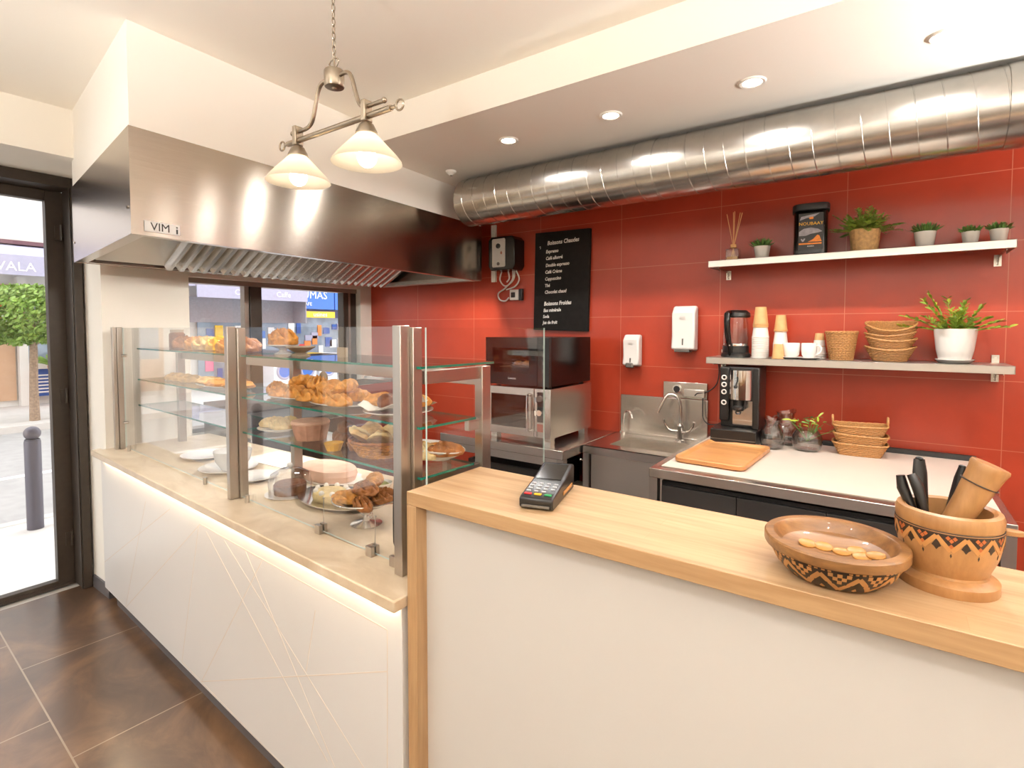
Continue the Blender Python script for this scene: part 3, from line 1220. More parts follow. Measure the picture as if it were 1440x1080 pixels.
def pastry(kind, mat, x, y, z, rz, label, group, name='pastry', cat='pastry', rot=None):
    key = (kind, mat)
    if key not in PROTO:
        mb = MB()
        sd = len(PROTO) * 1.37
        if kind == 'crescent':
            crescent_mb(mb, 0.048, 0.026)
        elif kind == 'knot':
            bun_mb(mb, 0.10, 0.075, 0.05, seed=sd, ridges=5)
        elif kind == 'turnover':
            bun_mb(mb, 0.115, 0.07, 0.042, seed=sd, ridges=3)
        elif kind == 'small_bun':
            bun_mb(mb, 0.07, 0.062, 0.042, seed=sd)
        elif kind == 'roll':
            bun_mb(mb, 0.12, 0.055, 0.042, seed=sd, ridges=4)
        elif kind == 'flatbread':
            bun_mb(mb, 0.16, 0.11, 0.03, seed=sd)
        elif kind == 'petal':
            bun_mb(mb, 0.10, 0.08, 0.022, seed=sd)
        elif kind == 'loaf':
            bun_mb(mb, 0.15, 0.095, 0.07, seed=sd, ridges=4)
        elif kind == 'cup_cake':
            mb.lathe([(0.0, 0), (0.042, 0.0), (0.05, 0.045), (0.052, 0.052), (0.045, 0.058), (0.02, 0.066), (0, 0.068)], n=28, fn=lambda t, r, zz: (r * (1 + 0.03 * math.cos(14 * t)), zz))
        elif kind == 'tart':
            mb.lathe([(0, 0), (0.022, 0.0), (0.030, 0.024), (0.032, 0.026), (0.028, 0.027), (0.02, 0.024), (0, 0.026)], n=24, fn=lambda t, r, zz: (r * (1 + 0.04 * math.cos(12 * t)), zz))
        o = mb.build(name, M[mat])
        PROTO[key] = o
    else:
        o = PROTO[key].copy()
        o.name = name
        S.collection.objects.link(o)
    o.location = D(x, y, z)
    o.rotation_euler = rot if rot else (0, 0, DR + rz)
    return tag(o, label, cat, group)


def plate(name, label, x, y, z, r, h=0.012, mat='porcelain', sy=1.0, cat='plate', group=None, foot=None, rot=None, deep=False):
    mb = MB()
    if foot:                              # cake stand
        fr, fh = foot
        mb.lathe([(0, 0), (fr, 0.0), (fr, 0.004), (fr * 0.45, 0.012), (0.014, 0.02), (0.012, fh * 0.55), (0.018, fh - 0.006), (r * 0.55, fh), (r, fh + h), (r, fh + h + 0.004), (r * 0.55, fh + 0.006), (0, fh + 0.005)], n=40)
    elif deep:
        mb.lathe([(0, 0), (r * 0.5, 0.0), (r * 0.8, h * 0.5), (r, h), (r * 0.985, h + 0.003), (r * 0.76, h * 0.55), (r * 0.48, 0.006), (0, 0.005)], n=40, sy=sy)
    else:
        mb.lathe([(0, 0), (r * 0.62, 0.0), (r * 0.68, 0.003), (r, h), (r, h + 0.003), (r * 0.66, 0.007), (0, 0.005)], n=40, sy=sy)
    o = mb.build(name, M[mat], None, D(x, y, z), rot if rot else (0, 0, DR))
    return tag(o, label, cat, group)


S1, S2, S3 = 1.0405, 1.1805, 1.3475

# --- middle shelf: the long heap of golden crescents on two oval platters
plate('serving_platter', 'white oval platter under the left part of the golden pastry heap on the middle shelf', -0.90, 0.255, S2, 0.15, 0.012, sy=0.6, cat='platter')
plate('serving_platter', 'white oval platter under the right part of the golden pastry heap on the middle shelf', -0.60, 0.255, S2, 0.15, 0.012, sy=0.6, cat='platter')
row1 = [(-1.03, 0.24, 'leftmost'), (-0.935, 0.205, 'second from the left'), (-0.84, 0.215, 'third from the left'), (-0.735, 0.20, 'fourth from the left'), (-0.635, 0.205, 'fifth from the left'), (-0.535, 0.20, 'rightmost')]
row2 = [(-1.0, 0.31, 'leftmost'), (-0.90, 0.30, 'second from the left'), (-0.79, 0.305, 'third from the left'), (-0.68, 0.30, 'fourth from the left'), (-0.57, 0.295, 'rightmost')]
row3 = [(-0.86, 0.26, 'leftmost'), (-0.75, 0.255, 'second'), (-0.66, 0.255, 'third'), (-0.57, 0.25, 'rightmost')]
rnd = random.Random(11)
kinds = ['knot', 'turnover', 'crescent']
for i, (x, y, w_) in enumerate(row1):
    pastry(kinds[i % 2], 'gold_paste', x, y, S2 + 0.012, rnd.uniform(-0.5, 0.5), f'golden baked pastry in the front row of the middle shelf heap, {w_}', 'golden pastries heaped on the middle shelf')
for i, (x, y, w_) in enumerate(row2):
    pastry(kinds[(i + 1) % 3], 'deep_crust' if i % 2 else 'gold_paste', x, y, S2 + 0.012, rnd.uniform(-1, 1), f'golden baked pastry in the rear row of the middle shelf heap, {w_}', 'golden pastries heaped on the middle shelf')
for i, (x, y, w_) in enumerate(row3):
    pastry(kinds[(i + 2) % 3], 'gold_paste', x, y, S2 + 0.048, rnd.uniform(-1, 1), f'golden baked pastry on top of the middle shelf heap, {w_}', 'golden pastries heaped on the middle shelf')
# pale rolls at the left end of that heap
pastry('roll', 'cream_pastry', -1.085, 0.30, S2 + 0.001, 0.5, 'pale cream roll at the left end of the golden pastry heap', None, 'bread_roll', 'bread roll')
mb = MB()
mb.lathe([(0, 0), (0.018, 0.0), (0.018, 0.004), (0.003, 0.006), (0.003, 0.05), (0, 0.05)], n=16)
mb.cyl((0, -0.002, 0.075), (0, 0.002, 0.075), 0.027, n=28)
tag(mb.build('round_sign', M['kraft_sign'], None, D(-0.86, 0.345, S2)), 'plain round brown card standing behind the golden pastry heap', 'sign')

# --- middle shelf right: plate with white paper and filled pastries
plate('round_plate', 'white round plate with paper and filled pastries, right end of the middle shelf', -0.29, 0.255, S2, 0.11, 0.014)
mb = MB()
g = [[None] * 11 for _ in range(11)]
for i in range(11):
    for j in range(11):
        u, v = (i / 10 - 0.5), (j / 10 - 0.5)
        h = 0.018 + 0.05 * max(0, u * 0.9 - v * 0.7 - 0.1) + 0.012 * noise.noise(Vector((u * 5, v * 5, 2)))
        h += 0.09 * max(0, abs(u) - 0.3) * (0.4 + 0.6 * (v < 0))
        g[i][j] = mb.v((u * 0.19, v * 0.17, h))
for i in range(10):
    for j in range(10):
        mb.f([g[i][j], g[i + 1][j], g[i + 1][j + 1], g[i][j + 1]], True)
o = mb.build('paper_sheet', M['napkin'], None, D(-0.29, 0.255, S2 + 0.004), (0, 0, DR + 0.4))
so = o.modifiers.new('thick', 'SOLIDIFY')
so.thickness = 0.001
tag(o, 'crumpled white baking paper on the round plate, right end of the middle shelf', 'paper')
for x, y, rz, mt, lab in ((-0.35, 0.235, 0.5, 'gold_paste', 'golden filled pastry at the left of the paper lined plate'), (-0.30, 0.29, -0.3, 'deep_crust', 'brown filled pastry at the back of the paper lined plate'),
                          (-0.245, 0.28, 1.2, 'gold_paste', 'golden filled pastry at the right of the paper lined plate'), (-0.30, 0.22, 0.1, 'choco', 'dark filled pastry in the middle of the paper lined plate')):
    pastry('turnover' if mt != 'choco' else 'small_bun', mt, x, y, S2 + 0.026, rz, lab, 'filled pastries on the paper lined plate')

# --- middle shelf, left bay: flat breads
plate('serving_platter', 'white oval platter with flat breads in the left bay of the middle shelf', -1.55, 0.25, S2, 0.2, 0.012, sy=0.45, cat='platter')
for x, y, rz, mt, lab in ((-1.68, 0.25, 0.2, 'pale_crust', 'pale flat bread at the left of the left bay platter'), (-1.52, 0.22, -0.2, 'gold_paste', 'yellow flat bread in front on the left bay platter'),
                          (-1.50, 0.29, 0.1, 'choco', 'brown flat bread at the back of the left bay platter'), (-1.36, 0.24, 0.3, 'gold_paste', 'golden flat bread at the right of the left bay platter')):
    pastry('flatbread', mt, x, y, S2 + 0.012, rz, lab, 'flat breads in the left bay', 'flat_bread', 'flat bread')
for x, lab in ((-2.1, 'leftmost'), (-2.0, 'middle'), (-1.9, 'rightmost')):
    pastry('roll', 'pale_crust', x, 0.25, S2, 0.8, f'pale bread roll at the far left of the middle shelf, {lab} of three', 'bread rolls at the far left', 'bread_roll', 'bread roll')

# --- top shelf
plate('cake_stand', 'small white cake stand with a crusty loaf on the top glass shelf', -1.03, 0.27, S3, 0.062, 0.006, foot=(0.035, 0.03), cat='cake stand')
pastry('loaf', 'gold_paste', -1.03, 0.27, S3 + 0.04, 0.15, 'golden crusty loaf on the small cake stand on the top shelf', None, 'bread_loaf', 'bread')
plate('cake_stand', 'small empty beige footed dish beside the loaf on the top shelf', -0.88, 0.26, S3, 0.055, 0.014, 'kraft_sign', foot=(0.036, 0.018), cat='cake stand')
for x, y, mt, lab in ((-2.02, 0.27, 'deep_crust', 'leftmost'), (-1.90, 0.28, 'gold_paste', 'second from the left'), (-1.77, 0.27, 'pale_crust', 'third from the left'), (-1.64, 0.28, 'lemon', 'fourth from the left'), (-1.50, 0.27, 'gold_paste', 'fifth from the left'), (-1.38, 0.28, 'deep_crust', 'rightmost')):
    pastry('loaf', mt, x, y, S3, 0.5, f'round loaf on the left bay of the top shelf, {lab}', 'loaves on the left bay of the top shelf', 'bread_loaf', 'bread')
t = thing('brown_jar', 'dark brown jar with a pale lid at the far left of the top glass shelf', 'jar', D(-2.17, 0.28, S3), DR)
MB().lathe([(0, 0), (0.036, 0), (0.038, 0.004), (0.038, 0.075), (0.03, 0.085), (0, 0.085)], n=28).build('body', M['choco'], t)
MB().lathe([(0, 0.0855), (0.031, 0.0855), (0.032, 0.088), (0.032, 0.1), (0, 0.101)], n=28).build('lid', M['kraft_sign'], t)
mb = MB()
mb.box((-0.025, -0.006, 0), (0.025, 0.006, 0.035))
tag(mb.build('small_card', M['kraft_sign'], None, D(-0.66, 0.3, S3), (0, 0, DR)), 'small brown blank card standing on the right half of the top shelf', 'card')

# --- lower shelf
plate('round_plate', 'white round plate with cream rolls at the left of the lower shelf', -1.03, 0.255, S1, 0.088, 0.012)
for x, y, rz, lab in ((-1.07, 0.25, 0.9, 'left'), (-1.0, 0.235, 0.2, 'right'), (-1.03, 0.295, 0.1, 'rear')):
    pastry('roll', 'cream_pastry', x, y, S1 + 0.011, rz, f'pale cream roll on the lower shelf at left, {lab} one of three', 'cream rolls on the lower shelf', 'bread_roll', 'bread roll')
t = thing('iced_cake', 'round cake in a brown pink case with pale icing on the lower shelf', 'cake', D(-0.78, 0.24, S1), DR)
mb = MB()
mb.lathe([(0, 0), (0.055, 0), (0.067, 0.055), (0.0665, 0.058), (0, 0.058)], n=40, fn=lambda a, r, z: (r * (1 + 0.025 * math.cos(24 * a)), z))
mb.build('cake_case', M['muffin'], t)
mb = MB()
mb.lathe([(0.0665, 0.056), (0.07, 0.062), (0.066, 0.07), (0.04, 0.074), (0, 0.075)], n=40, fn=lambda a, r, z: (r * (1 + 0.02 * math.sin(5 * a)), z))
mb.build('icing', M['pink_cake'], t)
for x, y, dz, rz, lab in ((-0.66, 0.29, 0, 0.3, 'left'), (-0.60, 0.31, 0, 1.2, 'rear'), (-0.59, 0.25, 0, -0.5, 'front'), (-0.62, 0.285, 0.038, 0.2, 'top')):
    pastry('small_bun', 'choco', x, y, S1 + dz, rz, f'dark brown bun in the little heap behind the tart on the lower shelf, {lab} one', 'dark buns on the lower shelf', 'bun', 'bun')
pastry('tart', 'lemon', -0.545, 0.185, S1, 0, 'small yellow tart in front of the dark buns on the lower shelf', None, 'tart', 'tart')
pastry('tart', 'deep_crust', -0.49, 0.235, S1, 0, 'small brown tart beside the woven bowl on the lower shelf', None, 'tart', 'tart')


# basket of petal shaped pastries
def wicker_mb(mb, rows, r0, r1, h, nst=28, amp=0.0025, sx=1.0, sy=1.0, power=None, dipf=None, z0=0.0, thick=0.005):
    """woven wall made of strands that go in and out round the stakes"""
    for j in range(rows):
        f = (j + 0.5) / rows
        r = r0 + (r1 - r0) * f
        pts = []
        m = nst * 2
        for k in range(m):
            a = 2 * PI * k / m
            ca, sa = math.cos(a), math.sin(a)
            q = 1.0
            if power:
                q = (abs(ca) ** power + abs(sa) ** power) ** (-1.0 / power)
            rr = (r + amp * (1 if (k + j) % 2 else -1)) * q
            z = z0 + h * f
            if dipf:
                z += dipf(a) * f
            pts.append((rr * ca * sx, rr * sa * sy, z))
        mb.tube(pts, h / rows * 0.56, 5, closed=True)
    return mb


t = thing('woven_bowl', 'golden woven bowl full of petal shaped pastries on the lower shelf', 'bowl', D(-0.375, 0.255, S1), DR)
mb = MB()
wicker_mb(mb, 7, 0.070, 0.103, 0.05, 26)
mb.lathe([(0, 0.001), (0.070, 0.001), (0.072, 0.006), (0, 0.006)], n=30)
mb.build('wall', M['gold_paste'], t)
mb = MB()
mb.ring((0, 0, 0.052), (0, 0, 1), 0.104, 0.005, 40, 8)
mb.build('rim', M['deep_crust'], t)
for k in range(7):
    a = 2 * PI * k / 7 + 0.2
    rr = 0.070
    x = -0.375 + rr * math.cos(a)
    y = 0.255 + rr * math.sin(a)
    tt = Matrix.Rotation(DR + a, 4, 'Z') @ Matrix.Rotation(-0.62, 4, 'Y')
    pastry('petal', 'pale_crust' if k % 2 else 'cream_pastry', x, y, S1 + 0.054, 0, 'pale petal shaped pastry on the rim of the woven bowl, ' + ('right end', 'rear right', 'rear', 'rear left', 'left end', 'front left', 'front right')[k], 'petal pastries in the woven bowl', rot=tt.to_euler())
pastry('small_bun', 'pale_crust', -0.375, 0.255, S1 + 0.036, 0, 'pale round bun in the middle of the woven bowl', None, 'bun', 'bun')

# white dish with wrapped pastries at the right end of the lower shelf
t = plate('oval_dish', 'white scalloped oval dish tipped up with pastries at the right end of the lower shelf', -0.17, 0.29, S1 + 0.0125, 0.098, 0.034, sy=0.8, cat='dish', deep=True, rot=(0.0, 0.12, DR + 0.6))
for x, y, dz, rz, mt, lab in ((-0.205, 0.27, 0.02, 0.4, 'pale_crust', 'pale pastry at the left of the scalloped dish'), (-0.165, 0.25, 0.022, -0.3, 'cream_pastry', 'cream coloured pastry in front on the scalloped dish'),
                              (-0.15, 0.31, 0.02, 0.2, 'gold_paste', 'golden pastry at the back of the scalloped dish'), (-0.115, 0.29, 0.028, 1.1, 'deep_crust', 'brown filled pastry at the right of the scalloped dish')):
    pastry('turnover', mt, x, y, S1 + dz, rz, lab, 'pastries on the scalloped dish')

# --- bottom deck
plate('silver_tray', 'large oval silver tray with a pale cake on the bottom deck of the case', -0.80, 0.36, CT, 0.20, 0.014, 'silver', sy=0.62, cat='tray')
t = thing('sponge_cake', 'pale yellow sponge cake lying on the oval silver tray', 'cake', D(-0.82, 0.35, CT + 0.007), DR)
mb = MB()
mb.lathe([(0, 0), (0.085, 0), (0.09, 0.012), (0.085, 0.03), (0.06, 0.036), (0, 0.037)], n=36, sy=0.75, fn=lambda a, r, z: (r * (1 + 0.04 * noise.noise(Vector((math.cos(a) * 2, math.sin(a) * 2, z * 9)))), z))
mb.build('sponge', M['cream_pastry'], t)
mb = MB()
for k in range(9):
    a = 2 * PI * k / 9
    mb.ball((0.075 * math.cos(a), 0.055 * math.sin(a), 0.036), 0.011, 8, 6)
mb.build('cream_rosettes', M['napkin'], t)
t = thing('footed_bowl', 'silver rimmed glass footed bowl heaped with brown pastries, front of the bottom deck', 'bowl', D(-0.50, 0.28, CT), DR)
mb = MB()
mb.lathe([(0, 0), (0.052, 0), (0.054, 0.003), (0.03, 0.008), (0.012, 0.014), (0.010, 0.03), (0.018, 0.038), (0.011, 0.046), (0.016, 0.058), (0.065, 0.068), (0.112, 0.090), (0.112, 0.093), (0.065, 0.073), (0, 0.066)], n=40)
mb.build('bowl', M['silver'], t)
mb = MB()
mb.ring((0, 0, 0.0935), (0, 0, 1), 0.113, 0.003, 44, 8)
for s in (-1, 1):
    mb.ring((s * 0.022, 0, 0.04), (0, 1, 0), 0.012, 0.0025, 14, 6)
mb.build('rim', M['chrome'], t)
for k, (dx_, dy_, dz, rz, kd, mt, lab) in enumerate(((-0.05, -0.035, 0.078, 0.4, 'turnover', 'gold_paste', 'front left'), (0.045, -0.045, 0.078, -0.2, 'roll', 'deep_crust', 'front right'), (-0.055, 0.04, 0.08, -0.5, 'knot', 'deep_crust', 'rear left'),
                                                     (0.05, 0.035, 0.08, 0.7, 'knot', 'deep_crust', 'rear right'), (0.0, 0.0, 0.108, 0.2, 'turnover', 'deep_crust', 'top'), (-0.03, 0.045, 0.115, 1.0, 'crescent', 'gold_paste', 'highest rear'))):
    pastry(kd, mt, -0.50 + dx_ * 1.1, 0.28 + dy_ * 1.1, CT + dz, rz, f'brown baked pastry in the silver footed bowl, {lab} one', 'pastries in the footed bowl')
t = thing('pink_cake', 'large flat salmon pink cake on white paper at the back of the bottom deck', 'cake', D(-1.13, 0.53, CT), DR)
mb = MB()
mb.lathe([(0, 0.004), (0.16, 0.004), (0.17, 0.03), (0.16, 0.052), (0.12, 0.058), (0, 0.06)], n=40, sy=0.6, fn=lambda a, r, z: (r * (1 + 0.03 * noise.noise(Vector((math.cos(a) * 2, math.sin(a) * 2, z * 9)))), z))
mb.build('cake', M['pink_cake'], t)
mb = MB()
mb.lathe([(0, 0), (0.19, 0), (0.2, 0.006), (0.198, 0.007), (0.185, 0.003), (0, 0.003)], n=24, sy=0.6, fn=lambda a, r, z: (r * (1 + 0.04 * math.cos(12 * a)), z))
mb.build('paper_doily', M['napkin'], t)
t = thing('cake_dome', 'low glass dome over a dark brown cake at the left of the bottom deck', 'cake dome', D(-1.03, 0.29, CT), DR)
mb = MB()
mb.lathe([(0.082, 0.004), (0.086, 0.05), (0.075, 0.085), (0.04, 0.105), (0.0, 0.11)], n=36, cap=False)
mb.build('dome', M['clear'], t)
mb = MB()
mb.ball((0, 0, 0.12), 0.012, 14, 10)
mb.build('knob', M['porcelain'], t)
mb = MB()
mb.lathe([(0, 0), (0.09, 0), (0.098, 0.006), (0.09, 0.005), (0, 0.004)], n=36)
mb.build('base_plate', M['porcelain'], t)
t = tag(MB().lathe([(0, 0), (0.062, 0), (0.064, 0.038), (0.058, 0.044), (0, 0.045)], n=36).build('chocolate_cake', M['choco'], None, D(-1.03, 0.29, CT + 0.0055), (0, 0, DR)), 'dark brown round cake under the low glass dome', 'cake')
plate('small_bowl', 'small white bowl with green filling behind the footed bowl', -0.78, 0.56, CT, 0.045, 0.03, cat='bowl', deep=True)
o = MB().lathe([(0, 0), (0.028, 0), (0.033, 0.012), (0.015, 0.024), (0, 0.026)], n=20, fn=lambda a, r, z: (r * (1 + 0.12 * math.sin(3 * a)), z)).build('green_filling', M['green_food'], None, D(-0.78, 0.56, CT + 0.012))
tag(o, 'green filling heaped in the small white bowl behind the footed bowl', 'food')
mb = MB()
mb.tube([(-0.11, 0, 0.0), (-0.04, 0.002, 0.006), (0.03, 0, 0.008), (0.07, 0, 0.006), (0.095, 0, 0.004)], [0.006, 0.007, 0.009, 0.016, 0.008], 10, flat=0.4)
tag(mb.build('wooden_spatula', M['tray_wood'], None, D(-0.63, 0.50, CT + 0.012), (0, 0, DR + 0.25)), 'brown wooden spatula lying behind the footed bowl', 'spatula')
for x, y, r, lab in ((-1.98, 0.34, 0.12, 'large white plate at the far left of the bottom deck'), (-1.62, 0.30, 0.13, 'large white plate in the middle of the left bay, bottom deck'), (-1.36, 0.30, 0.10, 'white plate just left of the middle upright, bottom deck')):
    plate('round_plate', lab, x, y, CT, r, 0.016)
mb = MB()
mb.lathe([(0, 0), (0.05, 0), (0.075, 0.04), (0.085, 0.09), (0.082, 0.09), (0.072, 0.042), (0.045, 0.004), (0, 0.004)], n=36)
tag(mb.build('white_bowl', M['porcelain'], None, D(-1.60, 0.31, CT + 0.0075)), 'deep white bowl standing on a plate in the left bay of the case', 'bowl')
mb = MB()
mb.prism([(-0.17, -0.1), (0.17, -0.1), (0.17, 0.1), (-0.17, 0.1)], 0, 0.004)
tag(mb.build('paper_sheet', M['napkin'], None, D(-1.62, 0.55, CT), (0, 0, DR + 0.1)), 'sheet of white paper at the back of the left bay, bottom deck', 'paper')

# ================================================================== WOODEN BAR
BZ = 1.04
bar = thing('wooden_bar', 'light beech bar counter with a recessed cream front, nearest the viewer', 'counter', (0.1, 1.07, FLOOR))
BI = Matrix.Translation((-0.1, -1.07, -FLOOR))
mb = MB()
mb.M = BI
mb.box((-0.985, 0.925, BZ - 0.034), (1.4, 1.222, BZ))
for f in mb.bm.faces:
    mb.bm.normal_update()
    f.material_index = 0 if f.normal.z > 0.9 else 1
mb.build('worktop', [M['oak'], M['oak_edge']], bar, bevel=0.0015)
mb = MB()
mb.M = BI
mb.box((-0.985, 0.925, FLOOR), (-0.952, 1.222, BZ - 0.0345))
mb.build('end_leg', M['oak_leg'], bar, bevel=0.0015)
mb = MB()
mb.M = BI
mb.box((-0.952, 0.962, FLOOR), (1.4, 0.98, BZ - 0.0345))
mb.build('front_panel', M['front_panel'], bar)

# card terminal
TRZ = math.radians(15)
t = thing('card_terminal', 'black card payment terminal with coloured keys lying on the beech bar', 'card terminal', (-0.668, 1.092, BZ), TRZ)
mb = MB()
prof = [(-0.098, 0.004), (-0.1, 0.010), (-0.1, 0.024), (-0.093, 0.029), (-0.005, 0.041), (0.02, 0.046), (0.085, 0.062), (0.098, 0.062), (0.102, 0.055), (0.102, 0.004), (0.098, 0.0), (-0.09, 0.0)]
mb.prism(prof, -0.04, 0.04, 'x')
mb.build('body', M['black'], t, bevel=0.004, seg=3)


def tz(y):
    return 0.029 + (y + 0.093) * (0.012 / 0.088) + 0.0012 if y < -0.005 else 0.0413 + (y + 0.005) * (0.0205 / 0.09) + 0.0012


mb = MB()
mb.prism([(0.004, tz(0.004)), (0.016, tz(0.016)), (0.08, tz(0.08)), (0.08, tz(0.08) - 0.004), (0.004, tz(0.004) - 0.004)], -0.031, 0.031, 'x')
mb.build('screen', M['dark_glass'], t)
for nm, mt, x in (('cancel_key', 'red', -0.024), ('correction_key', 'yellow', 0.0), ('confirm_key', 'green', 0.024)):
    mb = MB()
    mb.boxc((x, -0.082, tz(-0.082)), (0.017, 0.009, 0.003))
    mb.build(nm, M[mt], t, bevel=0.001)
for j in range(4):
    for i in range(4 if j > 0 else 3):
        mb = MB()
        y = -0.066 + j * 0.0145
        x = -0.027 + i * 0.018
        mb.boxc((x, y, tz(y) - 0.0002), (0.0095, 0.0058, 0.002))
        mb.build('number_key', M['key'], t)
mb = MB()
mb.box((0.0405, -0.01, 0.012), (0.042, 0.075, 0.02))
mb.build('card_slot', M['inlay'], t)
mb = MB()
mb.box((-0.033, -0.1035, 0.006), (0.033, -0.1, 0.012))
mb.build('reader_slot', M['grey_plastic'], t, bevel=0.001)

# ---------------------------------------------------------------- carved bowl


def on_lathe(prof, th, z, eps):
    for (r0, z0), (r1, z1) in zip(prof[:-1], prof[1:]):
        if z0 <= z <= z1 and z1 > z0:
            r = r0 + (r1 - r0) * (z - z0) / (z1 - z0)
            return ((r + eps) * math.cos(th), (r + eps) * math.sin(th), z)
    r = prof[0][0] if z < prof[0][1] else prof[-1][0]
    return ((r + eps) * math.cos(th), (r + eps) * math.sin(th), z)


def wrap(mb, prof, poly, eps=0.0006):
    """a flat polygon in (angle, height) laid on a turned surface"""
    n = len(poly)
    dense = []
    for i in range(n):
        a, b = poly[i], poly[(i + 1) % n]
        for k in range(3):
            dense.append((a[0] + (b[0] - a[0]) * k / 3, a[1] + (b[1] - a[1]) * k / 3))
    c = (sum(p[0] for p in dense) / len(dense), sum(p[1] for p in dense) / len(dense))
    top = [mb.v(on_lathe(prof, a, z, eps)) for a, z in dense]
    low = [mb.v(on_lathe(prof, a, z, -0.0004)) for a, z in dense]
    cc = mb.v(on_lathe(prof, c[0], c[1], eps))
    m = len(dense)
    for i in range(m):
        mb.f([cc, top[i], top[(i + 1) % m]], False)
        mb.f([top[i], low[i], low[(i + 1) % m], top[(i + 1) % m]], False)


def strip(mb, prof, p, q, w, eps=0.0009):
    d = Vector((q[0] - p[0], q[1] - p[1]))
    # width measured on the surface: scale angle by radius
    R = prof[len(prof) // 2][0]
    s = Vector((d.x * R, d.y))
    nrm = Vector((-s.y, s.x)).normalized() * w / 2
    nx, nz = nrm.x / R, nrm.y
    wrap(mb, prof, [(p[0] + nx, p[1] + nz), (q[0] + nx, q[1] + nz), (q[0] - nx, q[1] - nz), (p[0] - nx, p[1] - nz)], eps)


t = thing('carved_bowl', 'shallow carved wooden bowl with a zigzag band, holding coins on the beech bar', 'bowl', (-0.066, 1.022, BZ), 0.3)
outer = [(0.062, 0.0), (0.069, 0.003), (0.086, 0.020), (0.094, 0.036), (0.097, 0.046)]
rimp = [(0.097, 0.046), (0.104, 0.0465), (0.105, 0.0485), (0.105, 0.061), (0.103, 0.0635), (0.091, 0.0640), (0.0885, 0.062)]
inner = [(0.086, 0.056), (0.078, 0.044), (0.062, 0.0375), (0.0, 0.035)]
mb = MB()
mb.lathe([(0, 0)] + outer + rimp[1:] + inner, n=56)
mb.build('bowl', M['bowl_wood'], t)
mb = MB()
band = [(0.0695, 0.0035), (0.086, 0.020), (0.094, 0.036), (0.097, 0.0455)]
mb.lathe([(r + 0.0004, z) for r, z in band], n=56, cap=False)
mb.build('dark_band', M['burnt'], t)
mb = MB()
K = 11
for k in range(K):
    a = 2 * PI * k / K
    w = 2 * PI / K
    strip(mb, band, (a, 0.006), (a + w / 2, 0.034), 0.0075)
    strip(mb, band, (a + w / 2, 0.034), (a + w, 0.006), 0.0075)
    for i, (du, z) in enumerate(((0.0, 0.036), (0.0, 0.024), (-0.12, 0.036), (0.12, 0.036), (-0.06, 0.030), (0.06, 0.030))):
        u = a + du * 1.1
        wrap(mb, band, [(u - 0.035, z - 0.0032), (u + 0.035, z - 0.0032), (u + 0.035, z + 0.0032), (u - 0.035, z + 0.0032)], 0.0009)
    u = a + w / 2
    wrap(mb, band, [(u - 0.05, 0.0075), (u, 0.0055), (u + 0.05, 0.0075), (u, 0.013)], 0.0009)
    for du in (-0.14, -0.05, 0.05, 0.14):
        wrap(mb, band, [(u + du - 0.025, 0.0405), (u + du + 0.025, 0.0405), (u + du + 0.025, 0.043), (u + du - 0.025, 0.043)], 0.0009)
mb.build('carved_pattern', M['inlay'], t)
mb = MB()
mb.lathe([(0.0545, 0.0006), (0.0608, 0.003), (0.0602, 0.0042)], n=56, cap=False)
coin = None
coins = [(-0.040, 0.012, 0.0, 'leftmost'), (-0.016, 0.014, 0.15, 'second from the left'), (0.011, 0.010, -0.2, 'third from the left, largest looking'), (0.031, 0.020, 0.3, 'fourth from the left'), (0.040, 0.002, 0.1, 'fifth from the left'), (0.058, 0.008, -0.1, 'rightmost')]
mb.bm.free()
M['coin'] = plain('brass_coin', rgb(176, 124, 56), 0.4, 0.1, 0.15, 60)
for i, (x, y, tl, lab) in enumerate(coins):
    if coin is None:
        mb = MB()
        mb.lathe([(0, 0), (0.0135, 0.0), (0.014, 0.0006), (0.014, 0.0018), (0.0132, 0.0024), (0.0122, 0.0018), (0, 0.0018)], n=28)
        coin = mb.build('coin', M['coin'])
        o = coin
    else:
        o = coin.copy()
        S.collection.objects.link(o)
    d = math.hypot(x, y)
    z = 0.0362 + max(0, d - 0.03) * 0.16 + 0.0012 * (i % 2)
    o.location = (-0.066 + x, 1.022 + y, BZ + z)
    o.rotation_euler = (0.12 + tl * 0.3, -0.1 * (x / 0.05), 0)
    tag(o, f'brass coloured coin in the carved bowl, {lab} in the row', 'coin', 'coins in the carved bowl')

# ---------------------------------------------------------------- carved mortar with pestle and knives
MX, MY = 0.085, 1.095
t = thing('wooden_mortar', 'turned wooden mortar with a carved dark zigzag collar holding a pestle and black handles', 'mortar', (MX, MY, BZ))
outer = [(0.0, 0.0), (0.066, 0.0), (0.0665, 0.001), (0.0665, 0.0155), (0.065, 0.017), (0.0535, 0.0225), (0.0525, 0.0265), (0.056, 0.036), (0.0635, 0.055), (0.068, 0.078), (0.069, 0.098), (0.068, 0.1015), (0.069, 0.104), (0.0695, 0.116), (0.067, 0.123), (0.060, 0.125), (0.055, 0.122), (0.053, 0.112), (0.050, 0.07), (0.035, 0.04), (0.0, 0.034)]
mb = MB()
mb.lathe(outer, n=64)
mb.build('body', M['mortar_wood'], t)
band = [(0.056, 0.036), (0.0635, 0.055), (0.068, 0.078), (0.069, 0.098)]
mb = MB()
mb2 = MB()
mb3 = MB()
K = 12
wrapw = 2 * PI / K
